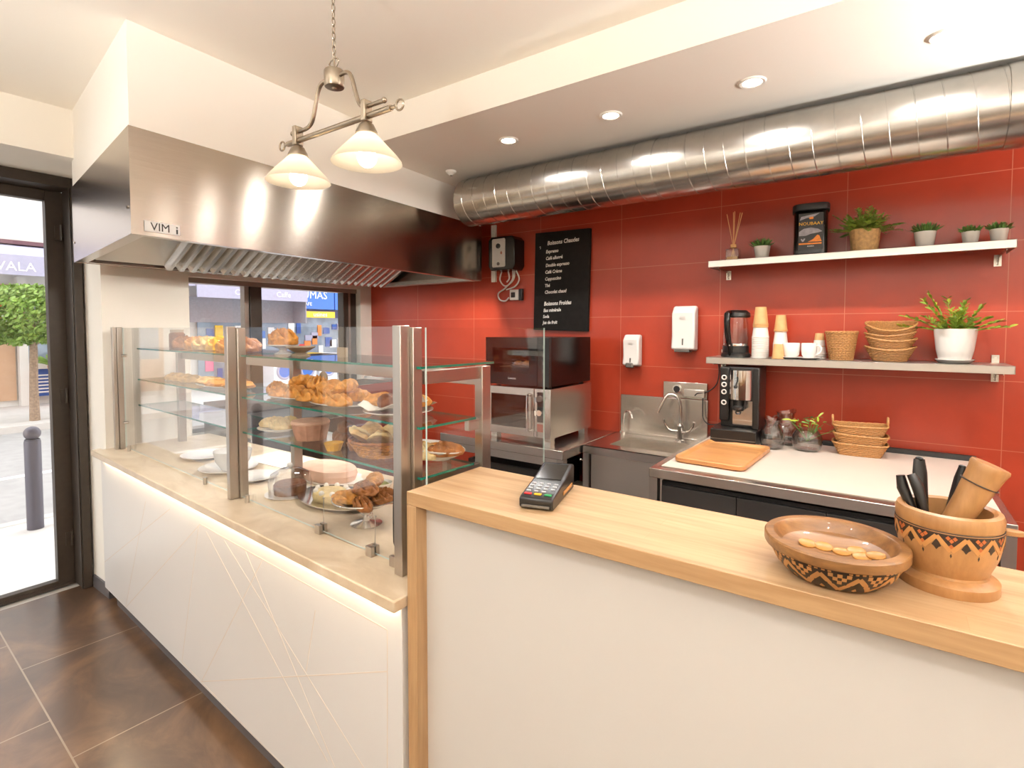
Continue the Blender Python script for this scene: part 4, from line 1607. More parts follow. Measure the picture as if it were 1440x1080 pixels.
for k in range(K):
    a = wrapw * k
    # dark triangle hanging between two tan petals
    wrap(mb, band, [(a, 0.0985), (a + wrapw / 2, 0.0985), (a + wrapw / 2, 0.094), (a + wrapw * 0.12, 0.080)], 0.0003)
    wrap(mb, band, [(a - wrapw / 2, 0.0985), (a, 0.0985), (a - wrapw * 0.12, 0.080), (a - wrapw / 2, 0.094)], 0.0003)
    wrap(mb, band, [(a - wrapw * 0.13, 0.0985), (a + wrapw * 0.13, 0.0985), (a + wrapw * 0.12, 0.084), (a, 0.072), (a - wrapw * 0.12, 0.084)], 0.0003)
    c = a + wrapw / 2
    wrap(mb, band, [(c - wrapw * 0.17, 0.079), (c, 0.0905), (c + wrapw * 0.17, 0.079), (c + wrapw * 0.09, 0.077), (c, 0.072), (c - wrapw * 0.09, 0.077)], 0.0003)
    wrap(mb, band, [(a - 0.02, 0.066), (a, 0.062), (a + 0.02, 0.066), (a, 0.070)], 0.0005)
    strip(mb2, band, (a + 0.01, 0.073), (c, 0.0945), 0.0062, 0.0008)
    strip(mb2, band, (c, 0.0945), (a + wrapw - 0.01, 0.073), 0.0062, 0.0008)
    for du, z in ((0, 0.0895), (-0.06, 0.0935), (0.06, 0.0935), (0, 0.081)):
        u = a + du
        wrap(mb3, band, [(u - 0.045, z), (u, z - 0.0035), (u + 0.045, z), (u, z + 0.0035)], 0.0009)
mb.build('burnt_collar', M['burnt'], t)
mb2.build('carved_petals', M['inlay'], t)
mb3.build('orange_lozenges', M['inlay_red'], t)
mb = MB()
mb.ring((0, 0, 0.1008), (0, 0, 1), 0.0688, 0.0008, 64, 6)
mb.build('groove_ring', M['burnt'], t)
mb = MB()
mb.prism([(0.066, -0.007), (0.084, -0.006), (0.092, 0.0), (0.084, 0.006), (0.066, 0.007)], 0.094, 0.103)
mb.build('lug', M['mortar_wood'], t, bevel=0.002)

p0, p1 = Vector((0.073, 1.105, 1.085)), Vector((0.137, 1.112, 1.236))
ax = (p1 - p0)
L = ax.length
t = thing('wooden_pestle', 'thick wooden pestle leaning out of the mortar to the right', 'pestle', p0)
q = ax.to_track_quat('Z', 'Y').to_matrix().to_4x4()
mb = MB()
mb.M = q
mb.lathe([(0, 0), (0.012, 0.0), (0.017, 0.01), (0.0185, 0.05), (0.0205, 0.1), (0.0245, 0.15), (0.0265, L - 0.004), (0.025, L), (0, L + 0.001)], n=36)
mb.build('shaft', M['mortar_wood'], t)
mb = MB()
mb.M = q
mb.ring((0, 0, L - 0.035), (0, 0, 1), 0.0248, 0.0011, 36, 6)
mb.build('dark_ring', M['burnt'], t)


def knife(name, lab, cat, base, tip, width, split=False):
    base, tip = Vector(base), Vector(tip)
    a = tip - base
    L = a.length
    t = thing(name, lab, cat, base)
    q = a.to_track_quat('Z', 'X').to_matrix().to_4x4()
    mb = MB()
    mb.M = q
    if split:
        for s in (-1, 1):
            mb.tube([(s * 0.005, 0, 0.05), (s * 0.008, 0, L * 0.55), (s * 0.011, 0, L * 0.85), (s * 0.008, 0, L)], [0.005, 0.007, 0.0095, 0.007], 12, flat=0.9)
    else:
        mb.tube([(0, 0, 0.05), (0, 0, L * 0.5), (0, 0.001, L * 0.85), (0, 0.002, L)], [width * 0.7, width * 0.85, width, width * 0.75], 14, flat=0.6)
        mb.ball((0, 0.002, L), width * 0.74, 12, 8, (1, 0.6, 0.5))
    mb.build('handle', M['black'], t)
    mb = MB()
    mb.M = q
    mb.box((-width * 0.5, -0.001, 0), (width * 0.5, 0.001, 0.055))
    mb.build('blade', M['steel'], t)
    return t


knife('scissors', 'black handled scissors standing at the left in the wooden mortar', 'scissors', (0.070, 1.083, 1.082), (0.029, 1.100, 1.206), 0.008, True)
knife('knife', 'black handled knife standing at the back left in the mortar, taller than the scissors', 'knife', (0.060, 1.112, 1.082), (0.046, 1.135, 1.228), 0.0115)
knife('knife', 'slim black handled knife standing behind the pestle in the mortar', 'knife', (0.077, 1.127, 1.085), (0.104, 1.145, 1.222), 0.008)

# ================================================================== BACK COUNTER AREA
# ---------------------------------------------------------------- wall shelves
def wall_shelf(name, lab, x0, x1, z, brackets, above):
    t = thing(name, lab, 'shelf', ((x0 + x1) / 2, 3.045, z))
    hw = (x1 - x0) / 2
    mb = MB()
    mb.box((-hw, -0.125, -0.003), (hw, 0.12, 0.0))
    mb.box((-hw, -0.125, -0.034), (hw, -0.122, 0.0))
    mb.box((-hw, -0.125, -0.034), (-hw + 0.003, 0.10, 0.0))
    mb.box((hw - 0.003, -0.125, -0.034), (hw, 0.10, 0.0))
    mb.box((-hw, -0.125, -0.034), (hw, -0.108, -0.032))
    mb.build('board', M['shelf_steel'], t, bevel=0.0015)
    for x in brackets:
        mb = MB()
        xx = x - (x0 + x1) / 2
        mb.prism([(-0.1, -0.034), (0.118, -0.034), (0.118, -0.08), (0.108, -0.08), (0.09, -0.05), (-0.1, -0.04)], xx - 0.0015, xx + 0.0015, 'x')
        mb.box((xx - 0.013, 0.119, -0.085), (xx + 0.013, 0.1245, 0.035 if above else -0.034))
        o = mb.build('bracket', M['steel'], t)
        mb = MB()
        mb.cyl((xx, 0.119, -0.07), (xx, 0.1165, -0.07), 0.005, n=10)
        if above:
            mb.cyl((xx, 0.119, 0.022), (xx, 0.1165, 0.022), 0.005, n=10)
        mb.build('screw', M['chrome'], o)
    return t


US, LS = 1.812, 1.30
wall_shelf('wall_shelf', 'upper stainless wall shelf carrying potted plants and a black canister', -0.793, 0.412, US, (-0.745, 0.385), False)
wall_shelf('wall_shelf', 'lower stainless wall shelf carrying kettle, cups and baskets', -0.797, 0.422, LS, (-0.765, 0.39), True)

# --- reed diffuser
t = thing('reed_diffuser', 'clear glass reed diffuser with sticks at the left end of the upper shelf', 'diffuser', (-0.685, 3.0, US))
mb = MB()
mb.box((-0.032, -0.032, 0.0), (0.032, 0.032, 0.062))
mb.lathe([(0.028, 0.062), (0.014, 0.070), (0.013, 0.085), (0.016, 0.086)], n=20, cap=False)
mb.build('bottle', M['clear'], t, bevel=0.005)
mb = MB()
mb.box((-0.026, -0.026, 0.004), (0.026, 0.026, 0.022))
mb.build('scented_oil', plain('amber_oil', rgb(205, 150, 90), 0.1), t)
for dx_, dy_ in ((-0.036, 0.0), (-0.006, 0.012), (0.006, -0.01), (0.03, 0.006), (0.042, -0.004)):
    mb = MB()
    mb.cyl((-dx_ * 0.35, -dy_ * 0.3, 0.008), (dx_, dy_, 0.262 - abs(dx_) * 0.3), 0.0017, n=6)
    mb.build('reed', M['reed'], t)
mb = MB()
mb.lathe([(0.0135, 0.07), (0.0155, 0.071), (0.0155, 0.088), (0.008, 0.089)], n=20)
mb.build('collar', M['reed'], t)


# --- plants
def blade(mb, base, d, L, w, droop, seg=5, roll=0.0):
    """one narrow curved leaf"""
    base = Vector(base)
    d = Vector(d).normalized()
    side = d.cross(Vector((0, 0, 1)))
    if side.length < 0.05:
        side = Vector((1, 0, 0))
    side.normalize()
    side = Matrix.Rotation(roll, 3, d) @ side
    prev = None
    for i in range(seg + 1):
        t = i / seg
        p = base + d * (L * t) - Vector((0, 0, 1)) * (droop * t * t)
        ww = w * (0.35 + 1.3 * t) * (1 - t) ** 0.6 if i < seg else 0.0
        c = p + Vector((0, 0, -0.15 * ww))
        row = [mb.v(p - side * ww), mb.v(c), mb.v(p + side * ww)]
        if prev:
            mb.f([prev[0], prev[1], row[1], row[0]], True)
            mb.f([prev[1], prev[2], row[2], row[1]], True)
        prev = row


def tuft(mb, n, r, h, spread, w, rnd, droop=0.01, z=0.0):
    for k in range(n):
        a = rnd.uniform(0, 2 * PI)
        rr = r * math.sqrt(rnd.random())
        el = spread * (rr / r) * rnd.uniform(0.6, 1.2)
        d = (math.cos(a) * math.sin(el), math.sin(a) * math.sin(el), math.cos(el))
        blade(mb, (rr * 0.7 * math.cos(a), rr * 0.7 * math.sin(a), z), d, h * rnd.uniform(0.65, 1.05), w, droop * rnd.random(), 4, rnd.uniform(-1, 1))


def small_pot(lab, x, y, z, r, h, seed, plant='leaf_dark', grow=0.056):
    t = thing('potted_succulent', lab, 'potted plant', (x, y, z), 0, 'small potted succulents')
    mb = MB()
    mb.lathe([(0, 0), (r * 0.72, 0.0), (r * 0.76, 0.002), (r, h - 0.002), (r * 0.99, h), (r * 0.9, h), (r * 0.87, h - 0.008), (0, h - 0.008)], n=36)
    mb.build('pot', M['porcelain'], t)
    mb = MB()
    tuft(mb, 120, r * 0.95, grow, 0.95, 0.005, random.Random(seed), 0.003, h - 0.008)
    mb.build('foliage', M[plant], t)
    return t


small_pot('smallest white potted succulent between the reed diffuser and the black canister', -0.548, 3.02, US, 0.040, 0.068, 1)
small_pot('white potted succulent right of the fern in the woven pot', 0.122, 3.02, US, 0.041, 0.072, 2)
small_pot('white potted succulent second from the right end of the upper shelf', 0.278, 3.03, US, 0.032, 0.058, 3, grow=0.042)
small_pot('white potted succulent at the right end of the upper shelf', 0.368, 3.02, US, 0.032, 0.058, 4, grow=0.045)

# --- canister
t = thing('black_canister', 'tall black canister with a yellow lettered label on the upper shelf', 'canister', (-0.326, 3.0, US), 0.12)
mb = MB()
mb.lathe([(0, 0), (0.070, 0.0), (0.073, 0.004), (0.073, 0.205), (0.070, 0.21), (0, 0.21)], n=48, power=4.0)
mb.build('body', M['gloss_black'], t)
mb = MB()
mb.lathe([(0, 0.211), (0.078, 0.211), (0.080, 0.214), (0.080, 0.238), (0.077, 0.243), (0, 0.244)], n=48, power=4.0)
mb.build('lid', M['soft_black'], t)
LY = -0.0738
mb = MB()
mb.box((-0.052, LY, 0.02), (0.052, LY + 0.001, 0.195))
lb = mb.build('label', M['soft_black'], t)


def lab_poly(name, mat, pts, y=LY - 0.0004):
    mb = MB()
    mb.prism(pts, y, y + 0.0004, 'y')
    return mb.build(name, mat, lb)


grey = plain('mountain_grey', rgb(150, 146, 152), 0.6, var=0.2, scale=60)
gold = plain('label_yellow', rgb(238, 176, 24), 0.5)
orange = plain('label_orange', rgb(226, 130, 34), 0.5, var=0.2, scale=80)
lab_poly('grey_peak', grey, [(-0.048, 0.162), (-0.042, 0.18), (0.02, 0.19), (0.035, 0.192), (0.015, 0.178), (-0.02, 0.172)])
lab_poly('grey_hill', grey, [(-0.05, 0.088), (-0.05, 0.108), (-0.03, 0.122), (0.0, 0.126), (0.03, 0.118), (0.048, 0.105), (0.03, 0.1), (0.0, 0.096), (-0.02, 0.088)])
lab_poly('emblem', orange, [(-0.006, 0.166), (0.008, 0.166), (0.011, 0.172), (0.007, 0.178), (-0.005, 0.178), (-0.009, 0.172)])
lab_poly('orange_peak', orange, [(-0.012, 0.058), (0.01, 0.07), (0.028, 0.09), (0.036, 0.086), (0.046, 0.058)])
lab_poly('orange_stripe', orange, [(-0.05, 0.046), (0.046, 0.046), (0.046, 0.053), (-0.05, 0.053)])
lab_poly('small_emblem', grey, [(-0.036, 0.06), (-0.03, 0.06), (-0.022, 0.074), (-0.028, 0.076), (-0.033, 0.068), (-0.038, 0.075), (-0.042, 0.072)])
mb = MB()
mb.text('NOUBAAY', 0.0215, Matrix.Translation((0, LY - 0.0006, 0.138)) @ UPRIGHT, 0.0002)
mb.build('lettering', gold, lb)
mb = MB()
mb.text('ARABICA', 0.007, Matrix.Translation((0, LY - 0.0006, 0.035)) @ UPRIGHT, 0.0002)
mb.build('lettering', M['wht_mark'], lb)

# --- fern in a woven pot
t = thing('potted_fern', 'bushy green fern in a tan woven pot on the upper shelf', 'potted plant', (-0.103, 3.01, US))
mb = MB()
mb.lathe([(0, 0), (0.05, 0), (0.053, 0.004), (0.062, 0.095), (0.064, 0.1), (0.062, 0.104), (0.056, 0.102), (0.054, 0.09), (0, 0.09)], n=72, fn=lambda a, r, z: (r + (0.0016 * math.cos(18 * a + z * 160) if 0.003 < z < 0.1 and r > 0.05 else 0), z))
mb.build('pot', M['raffia'], t)
rnd = random.Random(21)
mb = MB()
for k in range(64):
    a = rnd.uniform(0, 2 * PI)
    el = rnd.uniform(0.15, 1.35)
    L = rnd.uniform(0.09, 0.155) * (1.0 if el > 0.6 else 0.85)
    d = Vector((math.cos(a) * math.sin(el), math.sin(a) * math.sin(el) * 0.8, math.cos(el)))
    b = Vector((d.x * 0.03, d.y * 0.03, 0.088))
    dr = 0.05 * el * rnd.random()
    mb.tube([b + d * L * s - Vector((0, 0, dr * s * s)) for s in (0, 0.35, 0.7, 1.0)], [0.0016, 0.0014, 0.001, 0.0005], 4)
    for i in range(3, 11):
        s = i / 10.5
        p = b + d * L * s - Vector((0, 0, dr * s * s))
        sd = d.cross(Vector((0, 0, 1)))
        sd = sd.normalized() if sd.length > 0.01 else Vector((1, 0, 0))
        for q in (-1, 1):
            blade(mb, p, sd * q + d * 0.9 + Vector((0, 0, 0.25)), 0.034 * (1 - 0.4 * s), 0.0052, 0.006, 3, rnd.uniform(-0.6, 0.6))
mb.build('fronds', M['leaf'], t)

# --- kettle
t = thing('electric_kettle', 'glass electric kettle with black handle at the left end of the lower shelf', 'kettle', (-0.672, 3.03, LS), 0.0)
mb = MB()
mb.lathe([(0, 0), (0.072, 0), (0.074, 0.004), (0.074, 0.018), (0.070, 0.022), (0.066, 0.026), (0.066, 0.060), (0, 0.060)], n=40)
mb.build('base', M['black'], t)
mb = MB()
mb.lathe([(0.064, 0.060), (0.066, 0.10), (0.062, 0.17), (0.056, 0.215)], n=40, cap=False)
mb.build('jug', M['clear'], t)
mb = MB()
mb.lathe([(0.0645, 0.060), (0.0665, 0.066), (0.0645, 0.072)], n=40, cap=False)
mb.build('chrome_band', M['chrome'], t)
mb = MB()
mb.lathe([(0.058, 0.212), (0.062, 0.218), (0.060, 0.236), (0.045, 0.25), (0, 0.254)], n=40, fn=lambda a, r, z: (r * (1 + 0.16 * max(0, math.cos(a - 0.3)) ** 6), z))
mb.build('lid', M['black'], t)
mb = MB()
mb.tube([(-0.02, -0.055, 0.235), (-0.024, -0.085, 0.228), (-0.024, -0.094, 0.19), (-0.022, -0.090, 0.13), (-0.018, -0.078, 0.08), (-0.012, -0.064, 0.05), (-0.012, -0.062, 0.01)], [0.014, 0.016, 0.016, 0.0155, 0.014, 0.013, 0.012], 14)
mb.build('handle', M['gloss_black'], t)
mb = MB()
mb.ball((-0.013, -0.082, 0.065), 0.005, 10, 8)
mb.build('switch', M['chrome'], t)


# --- stacks of paper cups, every cup its own object
def cup_mb(r0, r1, h, rim=True):
    mb = MB()
    # upside down: wide mouth at the bottom
    mb.lathe([(r1 - 0.002, 0.003), (r1, 0.0), (r1 + 0.0022, 0.001), (r1 + 0.0022, 0.005), (r1, 0.006), (r0, h), (r0 - 0.003, h), (r0 - 0.004, h - 0.004), (0, h - 0.004)], n=28, cap=False)
    return mb


wcup = cup_mb(0.030, 0.040, 0.088).build('paper_cup', M['paper_cup'])
bcup = cup_mb(0.0265, 0.036, 0.092).build('paper_cup', M['brown_cup'])
ORD = ['lowest', 'second', 'third', 'fourth', 'fifth', 'sixth', 'seventh', 'eighth', 'ninth', 'tenth', 'eleventh', 'twelfth', 'thirteenth']
first = {'w': True, 'b': True}


def put_cup(src, key, x, y, z, s, lab, group):
    o = src if first[key] else src.copy()
    if not first[key]:
        S.collection.objects.link(o)
    first[key] = False
    o.location = (x, y, z)
    o.scale = (s, s, s)
    return tag(o, lab, 'cup', group)


CX, CY = -0.548, 3.02
for k in range(11):
    put_cup(wcup, 'w', CX, CY, LS + k * 0.0105, 1.0, f'white paper cup in the tall stack beside the kettle, {ORD[k] if k else "first"} from the bottom', 'white paper cups stacked beside the kettle')
z0 = LS + 10 * 0.0105 + 0.0535
for k in range(3):
    put_cup(bcup, 'b', CX, CY, z0 + k * 0.0075, 1.0, f'kraft brown paper cup on top of the tall white stack, {("lowest", "middle", "uppermost")[k]} of three', 'brown cups on the tall white stack')
CX = -0.457
for k in range(9):
    put_cup(wcup, 'w', CX, CY + 0.03, LS + k * 0.009, 0.86, f'small white paper cup in the shorter stack by the mugs, {ORD[k] if k else "first"} from the bottom', 'white paper cups in the shorter stack')
z0 = LS + 8 * 0.009 + 0.077
for k in range(2):
    put_cup(bcup, 'b', CX, CY + 0.03, z0 - 0.012 + k * 0.006, 0.86, f'kraft brown paper cup on top of the shorter white stack, {("under", "upper")[k]} one', 'brown cups on the shorter stack')
o = put_cup(bcup, 'b', -0.452, 2.955, LS, 0.80, 'small brown cup upside down in front of the shorter white stack, beside the mugs', 'brown cups standing singly')
for k in range(3):
    put_cup(wcup, 'w', -0.284, 3.08, LS + 0.0 + k * 0.012, 0.80, f'white paper cup behind the right hand mug, {("lowest", "middle", "uppermost")[k]} of its short stack', 'white paper cups behind the mugs')
put_cup(bcup, 'b', -0.284, 3.08, LS + 0.061, 0.74, 'brown paper cup topping the short stack behind the mugs', 'brown cup behind the mugs')


# --- mugs on saucers
def mug(lab, x, y, rz, s=1.0):
    t = thing('coffee_mug', lab, 'mug', (x, y, LS + 0.0085), rz, 'white mugs on the lower shelf')
    mb = MB()
    mb.lathe([(0, 0), (0.024 * s, 0), (0.026 * s, 0.002), (0.034 * s, 0.014), (0.037 * s, 0.04), (0.037 * s, 0.070), (0.036 * s, 0.072), (0.034 * s, 0.070), (0.034 * s, 0.04), (0.03 * s, 0.012), (0, 0.008)], n=40, fn=lambda a, r, z: (r * (1 + (0.02 * math.cos(10 * a + z * 90) if 0.01 < z < 0.065 else 0)), z))
    mb.build('body', M['porcelain'], t)
    mb = MB()
    mb.tube(bez((0.033 * s, 0, 0.060), (0.072 * s, 0, 0.066), (0.064 * s, 0, 0.020), (0.032 * s, 0, 0.016), 12), 0.0042, 8)
    mb.build('handle', M['porcelain'], t)
    mb = MB()
    mb.lathe([(0, 0), (0.03, 0), (0.034, 0.002), (0.054, 0.010), (0.054, 0.0125), (0.03, 0.006), (0, 0.005)], n=40)
    o = mb.build('saucer', M['porcelain'], None, (x, y, LS), (0, 0, rz))
    tag(o, 'white saucer under the ' + lab.replace('white patterned coffee mug ', 'mug '), 'saucer', 'white saucers')
    return t


mug('white patterned coffee mug with its handle to the left, beside the cup stacks', -0.398, 2.985, PI - 0.2, 1.08)
mug('white patterned coffee mug with its handle to the right, beside the wicker pot', -0.318, 2.975, -0.15, 0.92)


# --- wicker pot
t = thing('wicker_pot', 'round brown wicker pot in the middle of the lower shelf', 'basket', (-0.186, 3.02, LS))
mb = MB()
wicker_mb(mb, 16, 0.046, 0.064, 0.13, 22, 0.0016)
mb.lathe([(0, 0.001), (0.045, 0.001), (0.047, 0.006), (0, 0.006)], n=36)
mb.build('wall', M['wicker'], t)
mb = MB()
for k in range(22):
    a = 2 * PI * k / 22
    mb.cyl((0.0475 * math.cos(a), 0.0475 * math.sin(a), 0.0), (0.065 * math.cos(a), 0.065 * math.sin(a), 0.132), 0.0022, n=6)
mb.build('stakes', M['wicker_dark'], t)
mb = MB()
for k in range(2):
    pts = []
    for i in range(60):
        a = 2 * PI * i / 60
        pts.append(((0.0655 + 0.002 * math.cos(12 * a + k * PI)) * math.cos(a), (0.0655 + 0.002 * math.cos(12 * a + k * PI)) * math.sin(a), 0.134 + 0.0035 * math.sin(12 * a + k * PI)))
    mb.tube(pts, 0.0042, 6, closed=True)
mb.build('rim', M['wicker'], t)


# --- oval bread baskets
def oval_basket(lab, x, y, z, rz, group, sx=1.0, sy=0.72, h=0.055, r0=0.062, r1=0.096, dip=0.016, handles=False, power=None, tilt=(0, 0)):
    t = thing('bread_basket', lab, 'basket', (x, y, z), rz, group)
    t.rotation_euler = (tilt[0], tilt[1], rz)

    def dipf(a):
        return dip * (abs(math.cos(a)) ** 2 - 0.4)
    mb = MB()
    wicker_mb(mb, 9, r0, r1, h, 24, 0.0014, sx, sy, power, dipf)
    mb.lathe([(0, 0.001), (r0, 0.001), (r0 * 1.02, 0.006), (0, 0.006)], n=48, sx=sx, sy=sy, power=power)
    mb.build('wall', M['wicker'], t)
    mb = MB()
    for k in range(2):
        pts = []
        for i in range(72):
            a = 2 * PI * i / 72
            q = 1.0
            if power:
                q = (abs(math.cos(a)) ** power + abs(math.sin(a)) ** power) ** (-1.0 / power)
            rr = (r1 + 0.001 + 0.0016 * math.cos(14 * a + k * PI)) * q
            pts.append((rr * math.cos(a) * sx, rr * math.sin(a) * sy, h + dipf(a) + 0.002 * math.sin(14 * a + k * PI)))
        mb.tube(pts, 0.0036, 6, closed=True)
    mb.build('rim', M['wicker'], t)
    if handles:
        for s in (-1, 1):
            mb = MB()
            for k in range(2):
                e = 0.003 * (k * 2 - 1)
                mb.tube(bez((s * r1 * sx, -0.022, h + 0.008), (s * (r1 * sx + 0.002 + e), -0.028, h + 0.052), (s * (r1 * sx + 0.002 - e), 0.028, h + 0.052), (s * r1 * sx, 0.022, h + 0.008), 14), 0.004, 7)
            mb.build('handle', M['wicker'], t)
    return t


bk = [(0.0, 0.0, 0.0, 'lowest'), (0.042, 0.05, 0.06, 'second from the bottom'), (0.066, -0.08, -0.05, 'middle'), (0.088, 0.06, 0.03, 'second from the top'), (0.112, -0.03, 0.30, 'topmost, tipped forward')]
for dz, rz, tl, w_ in bk:
    oval_basket(f'oval wicker basket in the stack of five on the lower shelf, {w_}', 0.006, 3.03, LS + dz + 0.001, 0.08 + rz, 'oval bread baskets stacked on the lower shelf', tilt=(tl if tl > 0.2 else 0, tl * 0.6 if tl < 0.2 else 0), h=0.058)

# --- big plant in a white pot
t = thing('potted_plant', 'tall leafy plant in a large white textured pot on the lower shelf', 'potted plant', (0.238, 3.02, LS + 0.009))
mb = MB()
mb.lathe([(0, 0), (0.052, 0), (0.056, 0.004), (0.066, 0.05), (0.075, 0.13), (0.076, 0.140), (0.073, 0.142), (0.070, 0.138), (0.068, 0.12), (0, 0.12)], n=72,
         fn=lambda a, r, z: (r * (1 + (0.012 * math.sin(9 * a + 60 * z + 2 * math.sin(5 * a)) * math.sin(z * 190) if 0.008 < z < 0.132 and r > 0.05 else 0)), z))
mb.lathe([(0.05, 0.02), (0.058, 0.02)], n=8, cap=False)
mb.build('pot', M['porcelain'], t)
mb = MB()
mb.lathe([(0, 0.119), (0.068, 0.1215), (0.0, 0.124)], n=30, cap=False)
mb.build('soil', M['soil'], t)
rnd = random.Random(5)
mb = MB()
mb2 = MB()
stems = [(-2.9, 0.95, 0.19), (-2.6, 0.6, 0.2), (2.8, 0.42, 0.21), (2.2, 0.25, 0.17), (0.6, 0.2, 0.15), (0.3, 0.5, 0.15), (-0.2, 0.95, 0.15), (-0.5, 1.15, 0.17), (1.4, 0.5, 0.13), (-1.6, 0.6, 0.13), (-1.2, 0.9, 0.15), (3.3, 1.15, 0.18), (-2.1, 1.0, 0.15), (0.0, 0.75, 0.13), (-0.9, 0.3, 0.12), (2.5, 0.8, 0.15), (-1.9, 0.3, 0.11), (0.9, 0.9, 0.11)]
for a, el, L in stems:
    d = Vector((math.cos(a) * math.sin(el), math.sin(a) * math.sin(el) * 0.75, math.cos(el)))
    b = Vector((0.03 * d.x, 0.03 * d.y, 0.118))
    dr = 0.035 * el
    mb.tube([b + d * L * s - Vector((0, 0, dr * s * s)) for s in (0, 0.3, 0.6, 1.0)], [0.0024, 0.002, 0.0016, 0.0008], 5)
    sd0 = d.cross(Vector((0, 0, 1)))
    sd0 = sd0.normalized() if sd0.length > 0.01 else Vector((1, 0, 0))
    for i in range(2, 12):
        s = i / 11.0
        p = b + d * L * s - Vector((0, 0, dr * s * s))
        for q in (-1, 1):
            sd = sd0 * q + d * 1.0 + Vector((rnd.uniform(-0.4, 0.4), rnd.uniform(-0.4, 0.4), rnd.uniform(-0.1, 0.5)))
            blade(mb if rnd.random() < 0.7 else mb2, p, sd, rnd.uniform(0.030, 0.048), 0.0082, 0.010, 3, rnd.uniform(-0.8, 0.8))
mb.build('foliage', M['leaf'], t)
mb2.build('young_leaves', M['leaf_light'], t)
tag(MB().lathe([(0, 0), (0.05, 0), (0.055, 0.002), (0.068, 0.016), (0.068, 0.019), (0.064, 0.018), (0.052, 0.009), (0, 0.008)], n=44).build('plant_saucer', M['porcelain'], None, (0.238, 3.02, LS)), 'white saucer under the large white textured pot on the lower shelf', 'saucer')

# ---------------------------------------------------------------- blackboard
t = thing('chalkboard', 'black drinks menu board with white handwritten French text on the red wall', 'menu board', (-1.834, 3.17, 1.44))
t.rotation_euler = (0, 0.022, 0)
mb = MB()
mb.box((-0.213, -0.028, 0.0), (0.213, -0.002, 0.675))
mb.build('board', M['slate'], t, bevel=0.002)
lines = [('Boissons Chaudes', 0.585, 0.050, -0.125), ('Expresso', 0.530, 0.040, -0.135), ('Café allongé', 0.484, 0.040, -0.135), ('Double expresso', 0.436, 0.040, -0.135), ('Café Crème', 0.390, 0.040, -0.138),
         ('Cappuccino', 0.343, 0.040, -0.138), ('Thé', 0.298, 0.038, -0.138), ('Chocolat chaud', 0.252, 0.040, -0.138), ('Boissons Froides', 0.170, 0.047, -0.142), ('Eau minérale', 0.126, 0.040, -0.145), ('Soda', 0.084, 0.038, -0.148), ('Jus de fruit', 0.042, 0.039, -0.148)]
for s_, z, sz, x in lines:
    mb = MB()
    mb.text(s_, sz * 0.78, Matrix.Translation((x + 0.012, -0.0286, z)) @ Matrix.Rotation(-0.03, 4, 'Y') @ UPRIGHT @ Matrix.Rotation(0.02, 4, 'Z') @ Matrix.Scale(0.86, 4, (1, 0, 0)), 0.0, 'LEFT', 0.22, bold=0.0011)
    mb.build('chalk_line', M['chalk'], t)
mb = MB()
mb.tube([(-0.175, -0.029, 0.575), (-0.168, -0.029, 0.58), (-0.166, -0.029, 0.567), (-0.17, -0.029, 0.562)], 0.0016, 5)
mb.build('chalk_mark', M['chalk'], t)

# ---------------------------------------------------------------- black control box with cables
t = thing('control_box', 'black wall box with a pale front plate, beside the hood, trailing white cables', 'control box', (-2.255, 3.17, 1.869))
mb = MB()
mb.prism([(-0.115, 0.03), (-0.095, 0.0), (0.095, 0.0), (0.115, 0.03), (0.115, 0.21), (0.09, 0.235), (-0.09, 0.24), (-0.115, 0.215)], -0.13, -0.002, 'y')
mb.build('housing', M['gloss_black'], t, bevel=0.006)
mb = MB()
mb.prism([(-0.078, 0.03), (-0.07, 0.022), (0.03, 0.022), (0.038, 0.03), (0.038, 0.215), (0.03, 0.223), (-0.07, 0.223), (-0.078, 0.215)], -0.136, -0.13, 'y')
mb.build('front_plate', M['wht_plastic'], t, bevel=0.003)
mb = MB()
mb.cyl((-0.02, -0.143, 0.17), (-0.02, -0.135, 0.17), 0.018, n=24)
mb.build('dial', M['black'], t)
mb = MB()
mb.cyl((-0.02, -0.14, 0.045), (-0.02, -0.135, 0.045), 0.012, n=20)
mb.build('button', M['grey_plastic'], t)
mb = MB()
mb.prism([(0.0, 0.112), (0.01, 0.11), (0.014, 0.12), (0.006, 0.135), (-0.002, 0.122)], -0.138, -0.1355, 'y')
mb.build('drop_mark', plain('rust_mark', rgb(150, 80, 50), 0.6), t)
for pts in ([(-0.07, -0.03, 0.0), (-0.085, -0.03, -0.06), (-0.04, -0.02, -0.105), (0.03, -0.02, -0.06), (0.045, -0.03, 0.0)],
            [(-0.01, -0.03, 0.0), (-0.005, -0.025, -0.05), (-0.03, -0.02, -0.075)],
            [(0.03, -0.03, 0.0), (0.02, -0.02, -0.06), (-0.05, -0.015, -0.12), (-0.11, -0.015, -0.155), (-0.10, -0.015, -0.2), (-0.05, -0.015, -0.213), (-0.012, -0.02, -0.19)],
            [(0.06, -0.03, 0.0), (0.08, -0.02, -0.06), (0.04, -0.015, -0.11), (-0.04, -0.012, -0.13)]):
    mb = MB()
    sm = []
    P = [Vector(p) for p in pts]
    for i in range(len(P) - 1):
        a, b, c, d = P[max(i - 1, 0)], P[i], P[i + 1], P[min(i + 2, len(P) - 1)]
        for k in range(8):
            u = k / 8
            sm.append(0.5 * ((2 * b) + (c - a) * u + (2 * a - 5 * b + 4 * c - d) * u * u + (3 * b - 3 * c + d - a) * u ** 3))
    sm.append(P[-1])
    mb.tube(sm, 0.0055, 8)
    mb.build('cable', M['wht_plastic'], t)
t = thing('wall_socket', 'small grey wall socket with a plug on the red wall under the black box', 'socket', (-2.205, 3.17, 1.66))
mb = MB()
mb.box((-0.045, -0.035, 0.0), (0.03, -0.002, 0.075))
